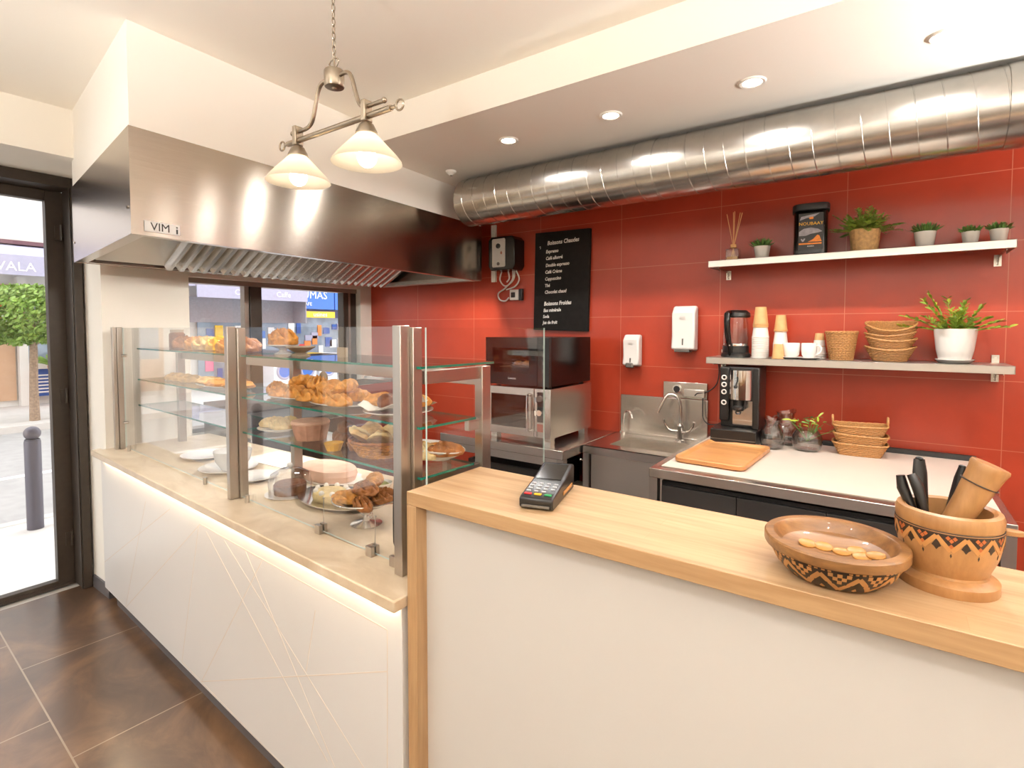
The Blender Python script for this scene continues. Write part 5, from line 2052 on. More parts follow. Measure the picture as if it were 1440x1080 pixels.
mb.build('casing', M['wht_plastic'], t, bevel=0.004)
mb = MB()
mb.box((0.03, -0.03, -0.004), (0.058, -0.002, 0.079))
mb.build('side_cap', M['black'], t, bevel=0.003)
mb = MB()
mb.box((-0.03, -0.042, 0.018), (0.006, -0.035, 0.055))
mb.build('plug', M['rubber'], t, bevel=0.004)
tag(MB().box((-2.43, 3.152, 1.80), (-2.39, 3.168, 2.22)).build('cable_duct', M['cream'], None), 'cream vertical cable duct between the hood and the black wall box', 'cable duct')


# ---------------------------------------------------------------- dispensers
def dispenser(name, lab, x, z, w, h, d, nozzle):
    t = thing(name, lab, 'dispenser', (x, 3.17, z))
    mb = MB()
    prof = [(-0.012, 0.0), (-d, 0.012), (-d + 0.012, h * 0.35), (-d + 0.008, h * 0.84), (-d * 0.55, h), (-0.012, h)]
    mb.prism(prof, -w / 2, w / 2, 'x')
    mb.build('cover', M['wht_plastic'], t, bevel=0.012, seg=4)
    mb = MB()
    mb.box((-w * 0.42, -0.018, h * 0.04), (w * 0.42, -0.001, h * 0.95))
    mb.build('back_plate', M['soft_black'], t)
    mb = MB()
    mb.box((-0.003, -d + 0.002, h * 0.14), (0.004, -d + 0.012, h * 0.28))
    mb.build('sight_slot', M['grey_plastic'], t)
    mb = MB()
    if nozzle:
        mb.box((-w * 0.27, -d - 0.004, -0.004), (w * 0.2, -d + 0.03, h * 0.13))
        mb.build('push_bar', M['grey_plastic'], t, bevel=0.006)
    else:
        mb.box((-w * 0.36, -d + 0.004, -0.004), (w * 0.3, -0.03, h * 0.055))
        mb.build('towel_slot', M['grey_plastic'], t, bevel=0.003)
    mb = MB()
    for i in range(3):
        mb.box((-w * 0.14, -d + 0.0065, h * (0.70 + 0.028 * i)), (w * 0.12, -d + 0.0085, h * (0.706 + 0.028 * i)))
    mb.build('embossed_logo', plain('pale_grey', rgb(205, 198, 192), 0.5), t)
    return t


dispenser('soap_dispenser', 'small white soap dispenser with a grey push bar on the red wall', -1.30, 1.215, 0.105, 0.20, 0.085, True)
dispenser('towel_dispenser', 'large white paper towel dispenser on the red wall above the sink', -0.975, 1.32, 0.135, 0.265, 0.095, False)

# ---------------------------------------------------------------- sink unit
SZ = 0.792
t = thing('sink_unit', 'stainless sink unit with a tall splashback on the red wall', 'sink', (-1.13, 2.91, FLOOR))
I = Matrix.Translation((1.13, -2.91, -FLOOR))
mb = MB()
mb.M = I
x0, x1, y0, y1 = -1.405, -0.855, 2.67, 3.155
bx0, bx1, by0, by1 = -1.285, -0.905, 2.765, 3.045
for a, b in (((x0, y0), (x1, by0)), ((x0, by1), (x1, y1)), ((x0, by0), (bx0, by1)), ((bx1, by0), (x1, by1))):
    mb.box((a[0], a[1], SZ - 0.004), (b[0], b[1], SZ))
mb.box((x0, y0, SZ - 0.045), (x1, y0 + 0.003, SZ))
mb.box((x0, y0, SZ - 0.045), (x0 + 0.003, y1, SZ))
mb.build('top', M['steel'], t)
mb = MB()
mb.M = I
d = 0.2
mb.quad((bx0, by0, SZ), (bx1, by0, SZ), (bx1 - 0.02, by0 + 0.02, SZ - d), (bx0 + 0.02, by0 + 0.02, SZ - d))
mb.quad((bx0, by1, SZ), (bx1, by1, SZ), (bx1 - 0.02, by1 - 0.02, SZ - d), (bx0 + 0.02, by1 - 0.02, SZ - d))
mb.quad((bx0, by0, SZ), (bx0, by1, SZ), (bx0 + 0.02, by1 - 0.02, SZ - d), (bx0 + 0.02, by0 + 0.02, SZ - d))
mb.quad((bx1, by0, SZ), (bx1, by1, SZ), (bx1 - 0.02, by1 - 0.02, SZ - d), (bx1 - 0.02, by0 + 0.02, SZ - d))
mb.quad((bx0 + 0.02, by0 + 0.02, SZ - d), (bx1 - 0.02, by0 + 0.02, SZ - d), (bx1 - 0.02, by1 - 0.02, SZ - d), (bx0 + 0.02, by1 - 0.02, SZ - d))
mb.build('basin', M['steel'], t)
mb = MB()
mb.M = I
mb.box((-1.36, 2.69, 0.25), (-0.86, 2.70, SZ - 0.05))
mb.build('front_panel', M['shelf_steel'], t)
for lx, ly in ((-1.385, 2.69), (-0.875, 2.69), (-1.385, 3.13), (-0.875, 3.13)):
    mb = MB()
    mb.M = I
    mb.box((lx - 0.018, ly - 0.018, FLOOR), (lx + 0.018, ly + 0.018, SZ - 0.006))
    mb.build('leg', M['post_steel'], t)
mb = MB()
mb.M = I
mb.box((-1.385, 3.15, SZ), (-0.845, 3.165, 1.035))
mb.box((-1.385, 3.135, SZ), (-0.845, 3.15, SZ + 0.012))
mb.build('splashback', M['steel'], t, bevel=0.002)
mb = MB()
mb.M = I
mb.cyl((-1.43, 2.70, 0.70), (-1.405, 2.70, 0.70), 0.008, n=10)
mb.cyl((-1.432, 2.70, 0.70), (-1.428, 2.70, 0.70), 0.014, n=12)
mb.build('knob', M['chrome'], t)

t = thing('mixer_tap', 'tall chrome swan neck mixer tap with two curved levers at the back of the sink', 'tap', (-0.985, 3.09, SZ))
mb = MB()
mb.lathe([(0, 0), (0.026, 0), (0.026, 0.006), (0.016, 0.012), (0.015, 0.075), (0.018, 0.08), (0.018, 0.095), (0.012, 0.105), (0.0, 0.108)], n=24)
mb.build('body', M['chrome'], t)
mb = MB()
mb.tube([(0, 0, 0.10), (0.001, 0, 0.18)] + bez((0.001, 0, 0.19), (0.002, 0, 0.262), (-0.03, -0.01, 0.282), (-0.065, -0.025, 0.272), 10) + bez((-0.065, -0.025, 0.272), (-0.075, -0.03, 0.268), (-0.098, -0.04, 0.22), (-0.118, -0.05, 0.165), 8)[1:], [0.0095] * 2 + [0.0095] * 11 + [0.0088] * 8, 14)
mb.build('spout', M['chrome'], t)
for s in (-1, 1):
    mb = MB()
    mb.tube([(s * 0.012, -0.004, 0.06), (s * 0.045, -0.012, 0.06), (s * 0.065, -0.018, 0.07), (s * 0.085, -0.026, 0.105), (s * 0.088, -0.03, 0.125)], [0.008, 0.009, 0.007, 0.006, 0.007], 10)
    mb.build('lever', M['chrome'], t)
t = thing('thin_tap', 'thin chrome curved tap at the left back corner of the sink', 'tap', (-1.345, 3.11, SZ))
mb = MB()
mb.tube([(0, 0, 0), (0, 0, 0.09)] + bez((0, 0, 0.09), (0.005, -0.01, 0.155), (0.055, -0.03, 0.175), (0.075, -0.05, 0.11), 14), 0.0062, 10)
mb.build('spout', M['chrome'], t)
mb = MB()
mb.lathe([(0, 0), (0.014, 0), (0.014, 0.01), (0.008, 0.014), (0, 0.014)], n=16)
mb.build('base', M['chrome'], t)

t = thing('socket_strip', 'stainless wall plate with round and double sockets above the sink splashback', 'socket', (-0.965, 3.165, 1.036))
mb = MB()
mb.box((-0.145, -0.014, 0.002), (0.115, 0.003, 0.098))
mb.build('plate', M['steel'], t, bevel=0.003)
mb = MB()
mb.cyl((-0.06, -0.024, 0.056), (-0.06, -0.013, 0.056), 0.026, n=24)
mb.build('socket_ring', M['chrome'], t)
mb = MB()
mb.cyl((-0.06, -0.026, 0.056), (-0.06, -0.0235, 0.056), 0.019, n=24)
mb.build('socket_hole', M['soft_black'], t)
mb = MB()
mb.box((-0.015, -0.03, 0.014), (0.105, -0.013, 0.06))
mb.build('double_socket', M['shelf_steel'], t, bevel=0.004)


def smooth(pts, k=8):
    P = [Vector(p) for p in pts]
    out = []
    for i in range(len(P) - 1):
        a, b, c, d = P[max(i - 1, 0)], P[i], P[i + 1], P[min(i + 2, len(P) - 1)]
        for j in range(k):
            u = j / k
            out.append(0.5 * ((2 * b) + (c - a) * u + (2 * a - 5 * b + 4 * c - d) * u * u + (3 * b - 3 * c + d - a) * u ** 3))
    out.append(P[-1])
    return out


tag(MB().tube(smooth([(-0.792, 3.155, 1.262), (-0.785, 3.15, 1.2), (-0.80, 3.148, 1.13), (-0.85, 3.14, 1.085), (-0.90, 3.135, 1.075), (-0.915, 3.13, 1.06)]), 0.0035, 7).build('power_cable', M['rubber']), 'black cable running down from the lower shelf to the sockets over the sink', 'cable')
tag(MB().tube(smooth([(-0.868, 3.13, 1.05), (-0.866, 3.125, 0.98), (-0.86, 3.12, 0.93), (-0.825, 3.11, 0.905), (-0.76, 3.10, 0.915)]), 0.0035, 7).build('power_cable', M['rubber']), 'black cable looping from the sockets to the coffee machine', 'cable')

# ---------------------------------------------------------------- work counter
WZ = 0.852
t = thing('work_counter', 'steel edged work counter with a pale top and dark drawers below, against the red wall', 'counter', (-0.25, 2.67, FLOOR))
I = Matrix.Translation((0.25, -2.67, -FLOOR))
mb = MB()
mb.M = I
mb.box((-0.83, 2.19, WZ - 0.04), (0.337, 3.155, WZ))
mb.build('steel_top', M['steel'], t, bevel=0.002)
mb = MB()
mb.M = I
mb.box((-0.795, 2.245, WZ), (0.312, 3.12, WZ + 0.003))
mb.build('pale_top', M['worktop_white'], t)
mb = MB()
mb.M = I
mb.box((-0.80, 3.125, WZ), (0.335, 3.155, WZ + 0.024))
mb.build('back_strip', M['soft_black'], t)
for lx in (-0.812, 0.318):
    for ly in (2.21, 3.13):
        mb = MB()
        mb.M = I
        mb.box((lx - 0.018, ly - 0.018, FLOOR), (lx + 0.018, ly + 0.018, WZ - 0.04))
        mb.build('leg', M['post_steel'], t)
mb = MB()
mb.M = I
mb.box((-0.79, 2.24, 0.0), (0.295, 3.1, WZ - 0.06))
mb.build('carcass', M['soft_black'], t)
for a, b in ((-0.785, -0.482), (-0.478, -0.172), (-0.168, 0.06), (0.064, 0.29)):
    mb = MB()
    mb.M = I
    mb.box((a, 2.222, 0.10), (b, 2.239, WZ - 0.075))
    dr_ = mb.build('drawer', M['dark_cabinet'], t, bevel=0.002)
    mb = MB()
    mb.M = I
    mb.box((a + 0.02, 2.2, 0.655), (b - 0.02, 2.222, 0.672))
    mb.build('handle', M['steel'], dr_)

# bamboo tray
mb = MB()
w_, l_ = 0.15, 0.245


def rr(w, l, r, n=6):
    out = []
    for cx_, cy_, a0 in ((w - r, l - r, 0), (-w + r, l - r, 90), (-w + r, -l + r, 180), (w - r, -l + r, 270)):
        for k in range(n + 1):
            a = math.radians(a0 + 90 * k / n)
            out.append((cx_ + r * math.cos(a), cy_ + r * math.sin(a)))
    return out


rings = []
for w, l, r, z in ((w_ - 0.012, l_ - 0.012, 0.03, 0.0), (w_, l_, 0.035, 0.006), (w_, l_, 0.035, 0.022), (w_ - 0.003, l_ - 0.003, 0.033, 0.026), (w_ - 0.015, l_ - 0.015, 0.028, 0.025), (w_ - 0.026, l_ - 0.026, 0.022, 0.015)):
    rings.append([mb.v((x, y, z)) for x, y in rr(w, l, r)])
for a, b in zip(rings[:-1], rings[1:]):
    for k in range(len(a)):
        mb.f([a[k], a[(k + 1) % len(a)], b[(k + 1) % len(a)], b[k]], True)
mb.f(rings[0][::-1])
mb.f(rings[-1])
tag(mb.build('wooden_tray', M['tray_wood'], None, (-0.613, 2.575, WZ + 0.003), (0, 0, math.radians(-3))), 'shallow wooden serving tray at the left end of the pale work counter', 'tray')

# ---------------------------------------------------------------- coffee machine
t = thing('coffee_machine', 'black espresso machine with a chrome cylinder front under the lower shelf', 'coffee machine', (-0.625, 2.96, WZ + 0.003), math.radians(2))
mb = MB()
mb.box((-0.118, -0.155, 0.006), (0.098, 0.14, 0.085))
mb.box((-0.11, -0.145, 0.0), (0.09, 0.13, 0.006))
mb.build('base', M['black'], t, bevel=0.012, seg=3)
mb = MB()
mb.box((-0.119, -0.157, 0.035), (0.095, -0.155, 0.038))
mb.build('drip_tray_line', M['grey_plastic'], t)
mb = MB()
mb.box((-0.09, -0.05, 0.085), (0.10, 0.14, 0.398))
mb.box((-0.09, -0.085, 0.12), (-0.045, -0.05, 0.398))
mb.box((0.068, -0.085, 0.085), (0.10, -0.05, 0.398))
mb.build('body', M['black'], t, bevel=0.005)
mb = MB()
prof = []
for k in range(17):
    a = PI + PI * k / 16
    prof.append((0.012 + 0.058 * math.cos(a), -0.07 + 0.05 * math.sin(a)))
mb.prism([(0.07, -0.05)] + [(-0.046, -0.05)] + prof, 0.235, 0.385)
for f in mb.bm.faces:
    f.smooth = abs(f.normal.z) < 0.5
mb.build('chrome_cylinder', M['chrome'], t)
mb = MB()
mb.lathe([(0, 0.175), (0.024, 0.177), (0.029, 0.185), (0.029, 0.198), (0.024, 0.202), (0.0, 0.202)], (0.002, -0.078, 0), 24)
mb.lathe([(0.022, 0.202), (0.022, 0.236)], (0.002, -0.078, 0), 24, cap=False)
mb.box((-0.034, -0.085, 0.19), (-0.022, -0.05, 0.235))
mb.box((0.028, -0.085, 0.19), (0.04, -0.05, 0.235))
mb.build('brew_group', M['soft_black'], t)
mb = MB()
mb.lathe([(0.0, 0.155), (0.012, 0.158), (0.018, 0.172), (0, 0.174)], (0.002, -0.08, 0), 20)
mb.build('spout', M['chrome'], t)
mb = MB()
mb.box((-0.03, -0.054, 0.10), (0.066, -0.051, 0.225))
mb.box((-0.03, -0.06, 0.12), (0.066, -0.054, 0.123))
mb.build('splash_plate', M['steel'], t)
mb = MB()
mb.ball((-0.006, -0.121, 0.302), 0.009, 14, 10)
mb.tube([(-0.006, -0.121, 0.305), (0.002, -0.121, 0.33), (0.003, -0.12, 0.355)], 0.0035, 8)
mb.build('lever', M['soft_black'], t)
for z in (0.345, 0.308, 0.27, 0.215):
    mb = MB()
    mb.ring((-0.068, -0.087, z), (0, 1, 0), 0.0105, 0.0035, 20, 6)
    mb.build('button', M['wht_plastic'], t)

# ---------------------------------------------------------------- glass jugs
def jug(lab, x, y, s, spout):
    t = thing('glass_jug', lab, 'jug', (x, y, WZ + 0.003), spout, 'glass jugs on the work counter')
    mb = MB()
    P = [(0, 0.0), (0.044, 0.0), (0.056, 0.01), (0.064, 0.045), (0.058, 0.085), (0.042, 0.115), (0.036, 0.13), (0.040, 0.15), (0.044, 0.158)]
    P = [(r * s, z * s) for r, z in P]
    inner_ = [(max(0, r - 0.003), z + (0.004 if i == 0 else 0.0)) for i, (r, z) in enumerate(P)][::-1]
    inner_[-1] = (0, 0.006)
    inner_[-2] = (0.04 * s, 0.006)
    mb.lathe(P + inner_, n=32, fn=lambda a, r, z: (r * (1 + (0.28 * max(0, math.cos(a)) ** 8 * max(0, z - 0.11 * s) / (0.05 * s))), z + 0.015 * s * max(0, math.cos(a)) ** 8 * max(0, z - 0.12 * s) / (0.04 * s)))
    mb.build('body', M['clear'], t)
    mb = MB()
    mb.tube(bez((-0.040 * s, 0, 0.14 * s), (-0.10 * s, 0, 0.16 * s), (-0.105 * s, 0, 0.06 * s), (-0.060 * s, 0, 0.04 * s), 14), 0.0052 * s, 8)
    mb.build('handle', M['clear'], t)
    return t


jug('clear glass jug nearest the coffee machine', -0.462, 2.90, 0.92, 2.4)
jug('clear glass jug standing behind, between the front jug and the vase', -0.425, 3.05, 1.05, 0.9)
t = thing('glass_vase', 'round clear glass vase with green cuttings, beside the bread baskets', 'vase', (-0.315, 2.95, WZ + 0.003))
mb = MB()
P = [(0, 0), (0.048, 0), (0.058, 0.008), (0.068, 0.035), (0.066, 0.07), (0.052, 0.098), (0.045, 0.105)]
mb.lathe(P + [(r - 0.0035 if r > 0.01 else 0, z + (0.006 if z < 0.001 else 0)) for r, z in P[::-1]], n=36)
mb.build('body', M['clear'], t)
rnd = random.Random(9)
mb = MB()
mb2 = MB()
for k in range(11):
    a = rnd.uniform(0, 2 * PI)
    el = rnd.uniform(0.3, 1.0)
    d = Vector((math.cos(a) * math.sin(el) * 1.1, 0.6 * math.sin(a) * math.sin(el), math.cos(el)))
    L = rnd.uniform(0.10, 0.16)
    b = Vector((0, 0, 0.045))
    mb.tube([b, b + d * L * 0.5, b + d * L + Vector((0, 0, -0.01))], [0.0022, 0.0018, 0.001], 5)
    for s in (0.75, 1.0, 1.0):
        sd = Vector((rnd.uniform(-1, 1), rnd.uniform(-0.7, 0.7), rnd.uniform(-0.2, 0.7)))
        blade(mb2 if rnd.random() < 0.6 else mb, b + d * L * s, sd, rnd.uniform(0.032, 0.052), 0.0075, 0.01, 4, rnd.uniform(-1, 1))
mb.build('stems', M['leaf_dark'], t)
mb2.build('leaves', M['leaf_light'], t)

# ---------------------------------------------------------------- rectangular bread baskets on the counter
for dz, tl, hd, w_ in ((0.0, 0.0, False, 'lowest of three'), (0.042, 0.03, False, 'middle of three'), (0.085, -0.02, True, 'topmost of three, with looped handles')):
    oval_basket(f'rectangular wicker bread basket on the pale work counter, {w_}', -0.10, 2.985, WZ + 0.0035 + dz, 0.06, 'rectangular baskets on the work counter', 1.0, 0.62, 0.056, 0.082, 0.108, 0.004, hd, 5.0, (0, tl))

# ---------------------------------------------------------------- oven table, oven and microwave
t = thing('oven_table', 'stainless table in the corner carrying the oven and microwave', 'table', (-1.845, 2.81, FLOOR))
I = Matrix.Translation((1.845, -2.81, -FLOOR))
mb = MB()
mb.M = I
mb.box((-2.31, 2.46, SZ - 0.05), (-1.412, 3.15, SZ))
mb.build('table_top', M['steel'], t, bevel=0.003)
for lx in (-2.28, -1.436):
    for ly in (2.49, 3.12):
        mb = MB()
        mb.M = I
        mb.box((lx - 0.02, ly - 0.02, FLOOR), (lx + 0.02, ly + 0.02, SZ - 0.05))
        mb.build('leg', M['post_steel'], t)
mb = MB()
mb.M = I
mb.box((-2.29, 2.48, 0.18), (-1.42, 3.13, 0.21))
mb.build('undershelf', M['steel'], t)
mb = MB()
mb.M = I
mb.box((-2.25, 2.485, SZ - 0.1), (-1.44, 2.505, SZ - 0.05))
mb.build('apron', M['steel'], t)
t = thing('storage_crate', 'black plastic crate on the lower shelf of the oven table', 'crate', (-1.88, 2.78, 0.2105))
mb = MB()
for a, b in (((-0.28, -0.22, 0), (0.28, 0.22, 0.01)), ((-0.28, -0.22, 0), (0.28, -0.205, 0.42)), ((-0.28, 0.205, 0), (0.28, 0.22, 0.42)), ((-0.28, -0.22, 0), (-0.265, 0.22, 0.42)), ((0.265, -0.22, 0), (0.28, 0.22, 0.42))):
    mb.box(a, b)
mb.build('box', M['soft_black'], t)
mb = MB()
for z in (0.34, 0.28):
    mb.box((-0.22, -0.2235, z), (0.22, -0.22, z + 0.012))
mb.build('ribs', M['grey_plastic'], t)
tag(MB().box((-0.06, -0.09, 0), (0.06, 0.09, 0.30)).build('cardboard_box', M['kraft_sign'], None, (-1.495, 2.80, 0.2105)), 'beige cardboard box at the right end under the oven table', 'box')


def open_box(mb, x0, x1, y0, y1, z0, z1, tk, wx0, wx1, wz0, wz1):
    """appliance shell with a cavity behind a window opening in its front (front at y0)"""
    mb.box((x0, y0 + 0.02, z0), (x1, y1, z0 + tk))
    mb.box((x0, y0 + 0.02, z1 - tk), (x1, y1, z1))
    mb.box((x0, y0 + 0.02, z0 + tk), (x0 + tk, y1, z1 - tk))
    mb.box((wx1 + tk, y0 + 0.02, z0 + tk), (x1, y1, z1 - tk))
    mb.box((x0 + tk, y1 - tk, z0 + tk), (wx1 + tk, y1, z1 - tk))
    return mb


M['tint'] = thin_glass('tinted_oven_glass', (0.72, 0.68, 0.62, 1), 0.8)
M['oven_light'] = emit('lit_oven_lamp', (1.0, 0.85, 0.65, 1), 9.0)
M['cavity'] = plain('oven_cavity', rgb(112, 100, 86), 0.5)
t = thing('countertop_oven', 'stainless convection oven with a dark window on the steel table, under the microwave', 'oven', (-1.755, 2.77, SZ))
mb = MB()
open_box(mb, -0.225, 0.225, -0.24, 0.25, 0.04, 0.32, 0.012, -0.19, 0.075, 0.085, 0.275)
mb.build('casing', M['steel'], t)
mb = MB()
mb.box((-0.205, -0.215, 0.055), (0.085, 0.23, 0.058))
mb.box((-0.205, 0.2, 0.055), (0.085, 0.203, 0.30))
mb.build('cavity_lining', M['cavity'], t)
mb = MB()
for a, b in (((-0.225, 0.04), (0.115, 0.085)), ((-0.225, 0.275), (0.115, 0.32)), ((-0.225, 0.085), (-0.19, 0.275)), ((0.075, 0.085), (0.115, 0.275))):
    mb.box((a[0], -0.25, a[1]), (b[0], -0.222, b[1]))
dd = mb.build('oven_door', M['steel'], t, bevel=0.002)
mb = MB()
mb.box((-0.19, -0.238, 0.085), (0.075, -0.232, 0.275))
mb.build('window', M['tint'], dd)
mb = MB()
mb.tube([(0.088, -0.25, 0.285), (0.088, -0.275, 0.28), (0.088, -0.275, 0.08), (0.088, -0.25, 0.075)], 0.008, 10)
mb.build('handle', M['chrome'], dd)
mb = MB()
mb.box((0.118, -0.246, 0.04), (0.225, -0.222, 0.32))
cp = mb.build('control_panel', M['steel'], t, bevel=0.002)
mb = MB()
mb.box((0.138, -0.249, 0.13), (0.185, -0.246, 0.30))
mb.build('control_strip', M['soft_black'], cp)
for z in (0.265, 0.185):
    mb = MB()
    mb.cyl((0.161, -0.268, z), (0.161, -0.249, z), 0.017, n=20)
    mb.build('knob', M['chrome'] if z < 0.2 else M['grey_plastic'], cp)
mb = MB()
mb.box((0.138, -0.249, 0.075), (0.185, -0.246, 0.118))
mb.build('warning_label', plain('brick_label', rgb(150, 70, 50), 0.5), cp)
for z in (0.06, 0.18, 0.255):
    mb = MB()
    mb.boxc((0.13, -0.25, z), (0.014, 0.01, 0.028))
    mb.build('hinge', M['chrome'], cp)
for lx in (-0.19, 0.19):
    for ly in (-0.2, 0.21):
        mb = MB()
        mb.box((lx - 0.022, ly - 0.022, 0), (lx + 0.022, ly + 0.022, 0.04))
        mb.build('foot', M['steel'], t)
mb = MB()
for k in range(7):
    mb.cyl((-0.2, -0.18 + k * 0.06, 0.135), (0.08, -0.18 + k * 0.06, 0.135), 0.0025, n=6)
for x in (-0.2, 0.08):
    mb.cyl((x, -0.2, 0.135), (x, 0.19, 0.135), 0.003, n=6)
mb.build('rack', M['chrome'], t)
t = thing('loaf_of_bread', 'scored bread loaf behind the oven window', 'bread', (-1.75, 2.70, SZ + 0.138))
mb = MB()
bun_mb(mb, 0.13, 0.10, 0.075, seed=3, ridges=6)
mb.build('crust', M['pale_crust'], t)

MZ = SZ + 0.3215
t = thing('microwave_oven', 'black microwave oven on top of the stainless oven', 'microwave', (-1.755, 2.765, MZ))
mb = MB()
open_box(mb, -0.222, 0.222, -0.245, 0.245, 0.012, 0.288, 0.012, -0.17, 0.085, 0.09, 0.235)
mb.build('casing', M['gloss_black'], t)
mb = MB()
mb.box((-0.2, -0.215, 0.03), (0.09, 0.22, 0.034))
mb.box((-0.2, 0.2, 0.03), (0.09, 0.203, 0.27))
mb.build('cavity_lining', M['cavity'], t)
MB().box((-0.12, -0.2, 0.268), (0.03, -0.17, 0.275)).build('interior_lamp', M['oven_light'], t)
mb = MB()
for a, b in (((-0.222, 0.012), (0.145, 0.082)), ((-0.222, 0.228), (0.145, 0.288)), ((-0.222, 0.082), (-0.172, 0.228)), ((0.09, 0.082), (0.145, 0.228))):
    mb.box((a[0], -0.255, a[1]), (b[0], -0.227, b[1]))
dd = mb.build('door', M['gloss_black'], t)
mb = MB()
mb.box((-0.172, -0.25, 0.082), (0.09, -0.244, 0.228))
mb.build('window', M['tint'], dd)
mb = MB()
mb.text('Lowena', 0.018, Matrix.Translation((-0.03, -0.2555, 0.045)) @ UPRIGHT, 0.0002, shear=0.2)
mb.build('logo', M['wht_mark'], dd)
mb = MB()
mb.box((0.148, -0.253, 0.012), (0.222, -0.227, 0.288))
cp = mb.build('control_panel', M['black'], t)
mb = MB()
for k in range(4):
    mb.boxc((0.185, -0.2535, 0.235 - k * 0.045), (0.012, 0.002, 0.02))
mb.build('touch_keys', M['grey_plastic'], cp)
mb = MB()
for lx in (-0.18, 0.18):
    for ly in (-0.18, 0.2):
        mb.cyl((lx, ly, 0), (lx, ly, 0.012), 0.014, n=12)
mb.build('feet', M['rubber'], t)
mb = MB()
mb.lathe([(0, 0), (0.11, 0), (0.115, 0.006), (0.11, 0.005), (0, 0.004)], n=36)
tag(mb.build('turntable_plate', M['porcelain'], None, (-1.795, 2.71, MZ + 0.112)), 'pale plate inside the microwave', 'plate')
tag(MB().box((-0.16, -0.12, 0), (0.13, 0.12, 0.004)).build('wire_shelf', M['cavity'], None, (-1.775, 2.71, MZ + 0.107)), 'dark shelf inside the microwave carrying the plate', 'shelf')
for i, (x, y, lab) in enumerate(((-1.85, 2.67, 'leftmost'), (-1.80, 2.69, 'second from the left'), (-1.75, 2.67, 'third from the left'), (-1.705, 2.68, 'rightmost'))):
    mb = MB()
    bun_mb(mb, 0.055, 0.05, 0.026, seed=i)
    tag(mb.build('golden_bun', M['gold_paste'], None, (x, y, MZ + 0.1175), (0, 0, i)), f'small golden bun on the plate inside the microwave, {lab}', 'bun', 'buns in the microwave')

# ---------------------------------------------------------------- cooking unit under the hood, behind the glass case
t = thing('cooking_unit', 'low stainless cooking unit with an upstand under the hood by the window', 'cooker', (-3.45, 2.35, FLOOR))
mb = MB()
mb.box((-0.3, -0.66, 0.0), (0.3, 0.7, 0.93))
mb.build('cabinet', M['steel'], t, bevel=0.004)
mb = MB()
mb.box((-0.3, -0.66, 0.93), (-0.285, 0.7, 1.06))
mb.box((-0.3, 0.685, 0.93), (0.3, 0.7, 1.14))
mb.build('upstand', M['steel'], t)
mb = MB()
mb.box((-0.25, -0.6, 0.931), (0.26, 0.0, 0.95))
mb.build('griddle_plate', M['dark_cabinet'], t, bevel=0.004)
t = thing('fryer_basin', 'grey rounded steel basin standing on the cooking unit behind the pastries', 'basin', (-3.42, 2.72, FLOOR + 0.93))
mb = MB()
mb.box((-0.2, -0.26, 0.001), (0.2, 0.22, 0.012))
for a, b in (((-0.2, -0.26), (-0.188, 0.22)), ((0.188, -0.26), (0.2, 0.22)), ((-0.188, -0.26), (0.188, -0.248)), ((-0.188, 0.208), (0.188, 0.22))):
    mb.box((a[0], a[1], 0.012), (b[0], b[1], 0.2))
mb.build('basin', M['steel'], t)
for i, y in enumerate((2.97, 3.03)):
    mb = MB()
    mb.lathe([(0, 0), (0.03, 0), (0.03, 0.15), (0.022, 0.17), (0.012, 0.18), (0.012, 0.21), (0, 0.21)], n=20)
    tag(mb.build('dark_bottle', M['dark_cabinet'], None, (-3.2, y - 0.02, FLOOR + 0.93)), 'dark bottle on the cooking unit beside the grey basin, ' + ('nearer the window' if i == 0 else 'nearer the red wall'), 'bottle', 'dark bottles on the cooking unit')

# ================================================================== THE STREET
M['asphalt'] = plain('asphalt', rgb(160, 158, 156), 0.85, var=0.08, scale=8)
M['pavement'] = plain('pavement', rgb(200, 196, 191), 0.85, var=0.05, scale=5)
M['kerbstone'] = plain('kerbstone', rgb(190, 186, 180), 0.8, var=0.04)
M['facade'] = plain('white_render', rgb(214, 210, 204), 0.8, var=0.03, scale=2)
M['facade_tan'] = plain('tan_render', rgb(196, 160, 130), 0.8, var=0.06, scale=2)
M['lavender'] = plain('lavender_canvas', rgb(174, 173, 196), 0.8, var=0.04)
M['grey_canvas'] = plain('grey_canvas', rgb(148, 146, 152), 0.8, var=0.06)
M['maroon'] = plain('maroon_canvas', rgb(110, 78, 84), 0.8)
M['blue_sign'] = plain('blue_sign', rgb(70, 120, 206), 0.5, var=0.04)
M['blue_panel'] = plain('blue_panel', rgb(40, 84, 160), 0.5, var=0.05)
M['shop_glass'] = plain('shop_window', rgb(124, 138, 154), 0.15, var=0.25, scale=3)
M['yellow_sign'] = plain('yellow_sign', rgb(238, 200, 60), 0.5, var=0.06)
M['pink_sign'] = plain('pink_sign', rgb(226, 96, 140), 0.5)
M['red_sign'] = plain('red_sign', rgb(214, 60, 60), 0.5)
M['orange_sign'] = plain('orange_sign', rgb(232, 140, 70), 0.5)
M['navy'] = plain('navy_paint', rgb(44, 52, 92), 0.5)
M['bark'] = plain('bark', rgb(150, 128, 108), 0.9, var=0.25, scale=30, bump=0.5)
M['tree_leaf'] = plain('tree_leaf', rgb(128, 160, 70), 0.55, var=0.4, scale=9)
M['bollard'] = plain('bollard_paint', rgb(86, 82, 92), 0.45, 0.1, 0.08)
SG = -0.12

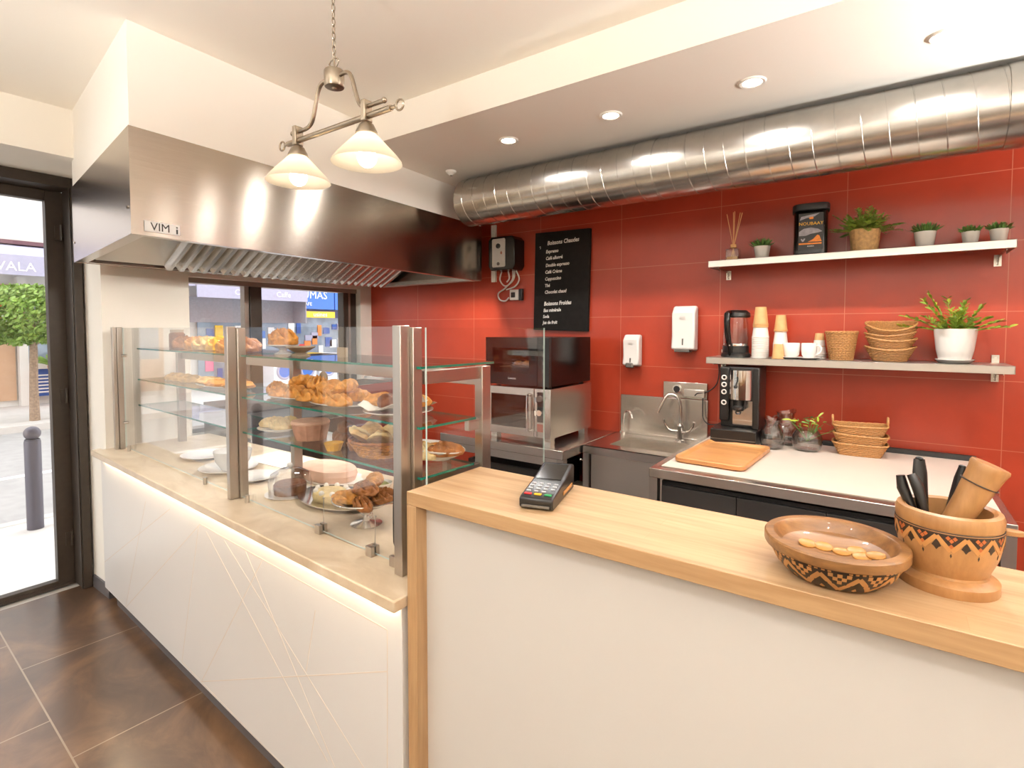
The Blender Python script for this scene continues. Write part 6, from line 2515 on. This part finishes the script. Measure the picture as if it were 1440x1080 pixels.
struct(MB().box((-5.66, -14, SG - 0.15), (-3.955, 26, SG)).build('pavement', M['pavement']))
struct(MB().box((-5.80, -14, SG - 0.15), (-5.661, 26, SG + 0.005)).build('kerb', M['kerbstone'], bevel=0.02))
struct(MB().box((-11.4, -14, SG - 0.3), (-5.801, 26, SG - 0.10)).build('road', M['asphalt']))
struct(MB().box((-14.6, -14, SG - 0.15), (-11.401, 26, SG + 0.005)).build('pavement', M['pavement']))
o = MB().box((-8.05, -14, SG - 0.0995), (-7.93, 26, SG - 0.096)).build('road_line', M['wht_mark'])
struct(o)
# our own shop's outside wall above the openings
struct(MB().box((-4.35, -14, 2.72), (-4.101, 26, 9)).build('facade', M['facade_tan']))


def bollard(x, y, lab):
    t = thing('bollard', lab, 'bollard', (x, y, SG), 0, 'bollards along the kerb')
    mb = MB()
    mb.lathe([(0, 0), (0.052, 0), (0.052, 0.69), (0.048, 0.70), (0.03, 0.702)], n=24)
    mb.build('post', M['bollard'], t)
    mb = MB()
    mb.ball((0, 0, 0.755), 0.054, 20, 14)
    mb.lathe([(0.046, 0.700), (0.05, 0.704), (0.046, 0.709)], n=24, cap=False)
    mb.build('ball_cap', M['bollard'], t)
    return t


bollard(-5.45, 1.18, 'dark grey street bollard with a ball top, seen through the open glass door')
bollard(-5.45, -0.35, 'dark grey bollard along the kerb, mirrored in the glass of the case')
bollard(-5.45, -1.9, 'dark grey bollard along the kerb, further off in front of the shopfront')
bollard(-5.45, 2.9, 'dark grey bollard along the kerb, in front of the back window')
bollard(-5.45, 4.6, 'dark grey bollard along the kerb, beyond the back window')

TX = Matrix(((0, 0, 1, 0), (1, 0, 0, 0), (0, 1, 0, 0), (0, 0, 0, 1)))   # text standing on a wall that faces +x

# --- building across the street, seen through the door
t = thing('street_building', 'white building with tan shopfront across the street, seen through the door', 'building', (-14.5, -1.0, SG))
I = Matrix.Translation((14.5, 1.0, -SG))
mb = MB()
mb.M = I
mb.box((-20, -13, SG), (-14.5, 6.2, 10))
mb.build('wall', M['facade'], t)
for y0, y1 in ((1.6, 2.92), (-1.9, 0.6), (-6.0, -3.0)):
    mb = MB()
    mb.M = I
    mb.box((-14.52, y0, 0.0), (-14.46, y1, 2.35))
    w = mb.build('shopfront_panel', M['facade_tan'], t)
    mb = MB()
    mb.M = I
    mb.box((-14.46, y0 + 0.1, 0.75), (-14.44, y1 - 0.45, 2.1))
    mb.build('window', M['shop_glass'], w)
mb = MB()
mb.M = I
mb.box((-14.5, 2.95, SG), (-14.3, 3.09, 2.5))
mb.build('post', M['facade'], t)
mb = MB()
mb.M = I
mb.box((-14.5, 3.1, 0.05), (-14.42, 5.6, 0.62))
bp = mb.build('blue_panel', M['blue_panel'], t)
mb = MB()
mb.M = I
for k in range(6):
    mb.box((-14.418, 3.25, 0.12 + k * 0.07), (-14.415, 3.2 + (0.5 if k % 2 else 0.85), 0.15 + k * 0.07))
mb.build('writing', M['wht_mark'], bp)
mb = MB()
mb.M = I
mb.box((-14.46, 3.1, 0.72), (-14.44, 5.6, 2.0))
mb.build('window', M['shop_glass'], t)
mb = MB()
mb.M = I
mb.box((-14.45, 3.1, 2.02), (-14.40, 5.6, 2.16))
mb.build('sign_band', M['grey_canvas'], t)
mb = MB()
mb.M = I
mb.box((-14.45, 3.1, 0.62), (-14.38, 5.6, 0.74))
mb.build('sill', M['facade'], t)
for y0, z0 in ((-4.5, 4.2), (-1.5, 4.2), (1.5, 4.2), (4.5, 4.2)):
    mb = MB()
    mb.M = I
    mb.box((-14.5, y0 - 0.5, z0), (-14.46, y0 + 0.5, z0 + 1.8))
    mb.build('window', M['shop_glass'], t)

t = thing('shop_awning', 'grey lavender awning with white lettering on the building across the street', 'awning', (-14.5, 1.5, 2.5))
mb = MB()
mb.prism([(-0.0, 0.62), (0.0, 0.66), (0.95, 0.36), (0.95, 0.32)], -6, 4.5, 'y')
mb.build('canvas', M['lavender'], t)
mb = MB()
mb.box((0.93, -6, -0.02), (0.96, 4.5, 0.36))
v = mb.build('valance', M['lavender'], t)
mb = MB()
mb.box((-0.0, -6, 0.66), (0.12, 4.5, 0.74))
mb.build('cassette', M['maroon'], t)
mb = MB()
mb.text('C.WALA  C', 0.24, Matrix.Translation((0.965, 1.28, 0.06)) @ TX, 0.002)
mb.build('lettering', M['wht_mark'], v)

# round hanging sign
t = thing('round_sign', 'round white and red shop sign hanging across the street, beside the white post', 'sign', (-13.9, 2.55, 1.66))
mb = MB()
mb.cyl((0, 0, 0), (0.06, 0, 0), 0.36, n=36)
mb.build('disc', M['wht_mark'], t)
mb = MB()
for k in range(9):
    a = 2 * PI * k / 9
    mb.cyl((0.06, 0.22 * math.cos(a), 0.22 * math.sin(a)), (0.065, 0.22 * math.cos(a), 0.22 * math.sin(a)), 0.05, n=10)
mb.cyl((0.06, 0, 0), (0.065, 0, 0), 0.08, n=12)
mb.build('red_dots', M['tag_red'], t)
mb = MB()
mb.box((-0.6, -0.015, 0.30), (0.03, 0.015, 0.34))
mb.build('arm', M['navy'], t)

# planter with flowers in front of the blue panel
t = thing('street_planter', 'leafy plant on a low pedestal in front of the blue shop panel across the street', 'planter', (-14.0, 3.55, SG))
mb = MB()
mb.lathe([(0, 0), (0.16, 0), (0.2, 0.5), (0.24, 0.82), (0, 0.82)], n=20)
mb.build('pot', M['orange_sign'], t)
mb = MB()
tuft(mb, 60, 0.22, 0.4, 1.0, 0.05, random.Random(2), 0.1, 0.8)
mb.build('foliage', M['tree_leaf'], t)

# --- tree
t = thing('street_tree', 'small round green street tree on the far pavement, seen through the glass door', 'tree', (-11.9, 2.62, SG))
mb = MB()
mb.tube([(0, 0, 0), (0.01, 0, 0.6), (-0.01, 0.02, 1.2), (0.02, 0.0, 1.8)], [0.075, 0.06, 0.055, 0.04], 10)
for a in range(6):
    q = a * PI / 3
    mb.tube([(0, 0, 1.2 + 0.05 * a), (0.3 * math.cos(q), 0.3 * math.sin(q), 1.6 + 0.05 * a), (0.55 * math.cos(q), 0.55 * math.sin(q), 1.85 + 0.05 * a)], [0.03, 0.02, 0.008], 6)
mb.build('trunk', M['bark'], t)
rnd = random.Random(31)
mb = MB()
for k in range(9000):
    u = Vector((rnd.gauss(0, 1), rnd.gauss(0, 1), rnd.gauss(0, 1))).normalized()
    q = rnd.uniform(0.55, 1.0) ** 0.5
    lump = 1 + 0.22 * noise.noise(u * 2.6)
    c = Vector((u.x * 0.9, u.y * 0.9, u.z * 0.5)) * q * lump + Vector((0, 0, 1.80))
    n_ = Vector((rnd.gauss(0, 1), rnd.gauss(0, 1), rnd.gauss(0.8, 0.8))).normalized()
    s1 = n_.orthogonal().normalized()
    s2 = n_.cross(s1)
    L = rnd.uniform(0.03, 0.06)
    mb.f([mb.v(c - s1 * L), mb.v(c - s2 * L * 0.5), mb.v(c + s1 * L), mb.v(c + s2 * L * 0.5)])
mb.build('crown', M['tree_leaf'], t)

# --- shops seen through the back window
t = thing('corner_shop', 'blue fronted shop with lettered fascia across the street, seen through the back window', 'building', (-14.5, 12.0, SG))
I = Matrix.Translation((14.5, -12.0, -SG))
mb = MB()
mb.M = I
mb.box((-20, 6.2, SG), (-14.5, 24, 10))
mb.build('wall', M['facade'], t)
mb = MB()
mb.M = I
mb.box((-14.5, 9.0, 2.06), (-14.3, 10.42, 2.72))
sg = mb.build('fascia_sign', M['blue_sign'], t)
mb = MB()
mb.M = I
mb.text('DUMAS', 0.33, Matrix.Translation((-14.295, 9.62, 2.38)) @ TX, 0.004)
mb.build('lettering', M['wht_mark'], sg)
mb = MB()
mb.M = I
mb.text('CAFE', 0.15, Matrix.Translation((-14.295, 9.46, 2.16)) @ TX, 0.004)
mb.build('lettering', M['wht_mark'], sg)
mb = MB()
mb.M = I
mb.box((-14.5, 10.46, 2.06), (-14.3, 13.5, 2.72))
sg = mb.build('fascia_sign', M['blue_sign'], t)
mb = MB()
mb.M = I
mb.text('V', 0.45, Matrix.Translation((-14.295, 11.25, 2.3)) @ TX, 0.004)
mb.build('lettering', M['wht_mark'], sg)
for z_, y_ in ((2.2, 11.0), (2.11, 11.1)):
    mb = MB()
    mb.M = I
    mb.box((-14.298, 10.6, z_), (-14.295, y_, z_ + 0.045))
    mb.build('white_line', M['wht_mark'], sg)
mb = MB()
mb.M = I
mb.box((-14.5, 9.0, 1.8), (-14.35, 13.5, 2.04))
mb.build('dark_band', M['navy'], t)
mb = MB()
mb.M = I
mb.box((-14.35, 9.42, 1.8), (-14.3, 10.45, 1.99))
ys = mb.build('yellow_sign', M['yellow_sign'], t)
mb = MB()
mb.M = I
mb.text('usines', 0.2, Matrix.Translation((-14.295, 9.92, 1.835)) @ TX, 0.003)
mb.build('lettering', M['wht_mark'], ys)
mb = MB()
mb.M = I
mb.box((-14.46, 6.4, 0.0), (-14.42, 13.5, 1.8))
mb.build('shop_window', M['shop_glass'], t)
rnd = random.Random(14)
cols = ['red_sign', 'wht_mark', 'yellow_sign', 'blue_sign', 'pink_sign', 'orange_sign', 'wht_mark', 'blue_panel', 'lavender', 'wht_mark']
for k in range(80):
    y = 6.6 + (k % 27) * 0.235 + rnd.uniform(-0.05, 0.05)
    z = (0.2, 0.75, 1.25)[k // 27] + rnd.uniform(-0.2, 0.3)
    mb = MB()
    mb.M = I
    mb.box((-14.42, y, z), (-14.39, y + rnd.uniform(0.12, 0.24), z + rnd.uniform(0.15, 0.42)))
    mb.build('poster', M[cols[rnd.randrange(len(cols))]], t)
for y in (10.75, 12.2):
    mb = MB()
    mb.M = I
    mb.box((-14.42, y, SG), (-14.3, y + 0.14, 1.8))
    mb.build('pilaster', M['navy'], t)

t = thing('shop_awning', 'wide pale awning with painted grey shade beneath across the street, seen through the back window', 'awning', (-14.5, 7.6, 1.6))
mb = MB()
mb.prism([(0.0, 1.16), (0.0, 1.2), (1.0, 1.02), (1.0, 0.98)], -1.6, 1.35, 'y')
mb.build('canvas', M['lavender'], t)
mb = MB()
mb.box((0.98, -1.6, 0.62), (1.01, 1.35, 1.02))
v = mb.build('valance', M['lavender'], t)
mb = MB()
mb.text('Caffe', 0.2, Matrix.Translation((1.015, 0.62, 0.72)) @ TX, 0.002)
mb.build('lettering', M['wht_mark'], v)
mb = MB()
mb.text('Caffe', 0.2, Matrix.Translation((1.015, -0.5, 0.72)) @ TX, 0.002)
mb.build('lettering', M['wht_mark'], v)
mb = MB()
mb.box((0.3, -1.6, 0.02), (0.33, 1.35, 0.66))  # grey sheets standing for the shaded shop recess below the awning
mb.box((0.3, 1.32, 0.02), (0.95, 1.35, 0.9))
mb.build('shade_sheet', M['grey_canvas'], t)

M['appliance'] = plain('appliance_white', rgb(236, 240, 246), 0.35)
for i, (y, lab) in enumerate(((8.15, 'leftmost'), (8.85, 'middle'), (9.55, 'rightmost'))):
    t = thing('washing_machine', f'white washing machine on the pavement in front of the far shop, {lab} of three', 'washing machine', (-13.7, y, SG), 0, 'washing machines across the street')
    mb = MB()
    mb.box((-0.3, -0.3, 0.0), (0.3, 0.3, 0.86))
    mb.build('cabinet', M['appliance'], t, bevel=0.02)
    mb = MB()
    mb.ring((0.31, 0, 0.42), (1, 0, 0), 0.2, 0.035, 28, 8)
    mb.build('door_ring', M['lavender'], t)
    mb = MB()
    mb.cyl((0.3, 0, 0.42), (0.315, 0, 0.42), 0.18, n=28)
    mb.build('door_glass', M['blue_sign'], t)
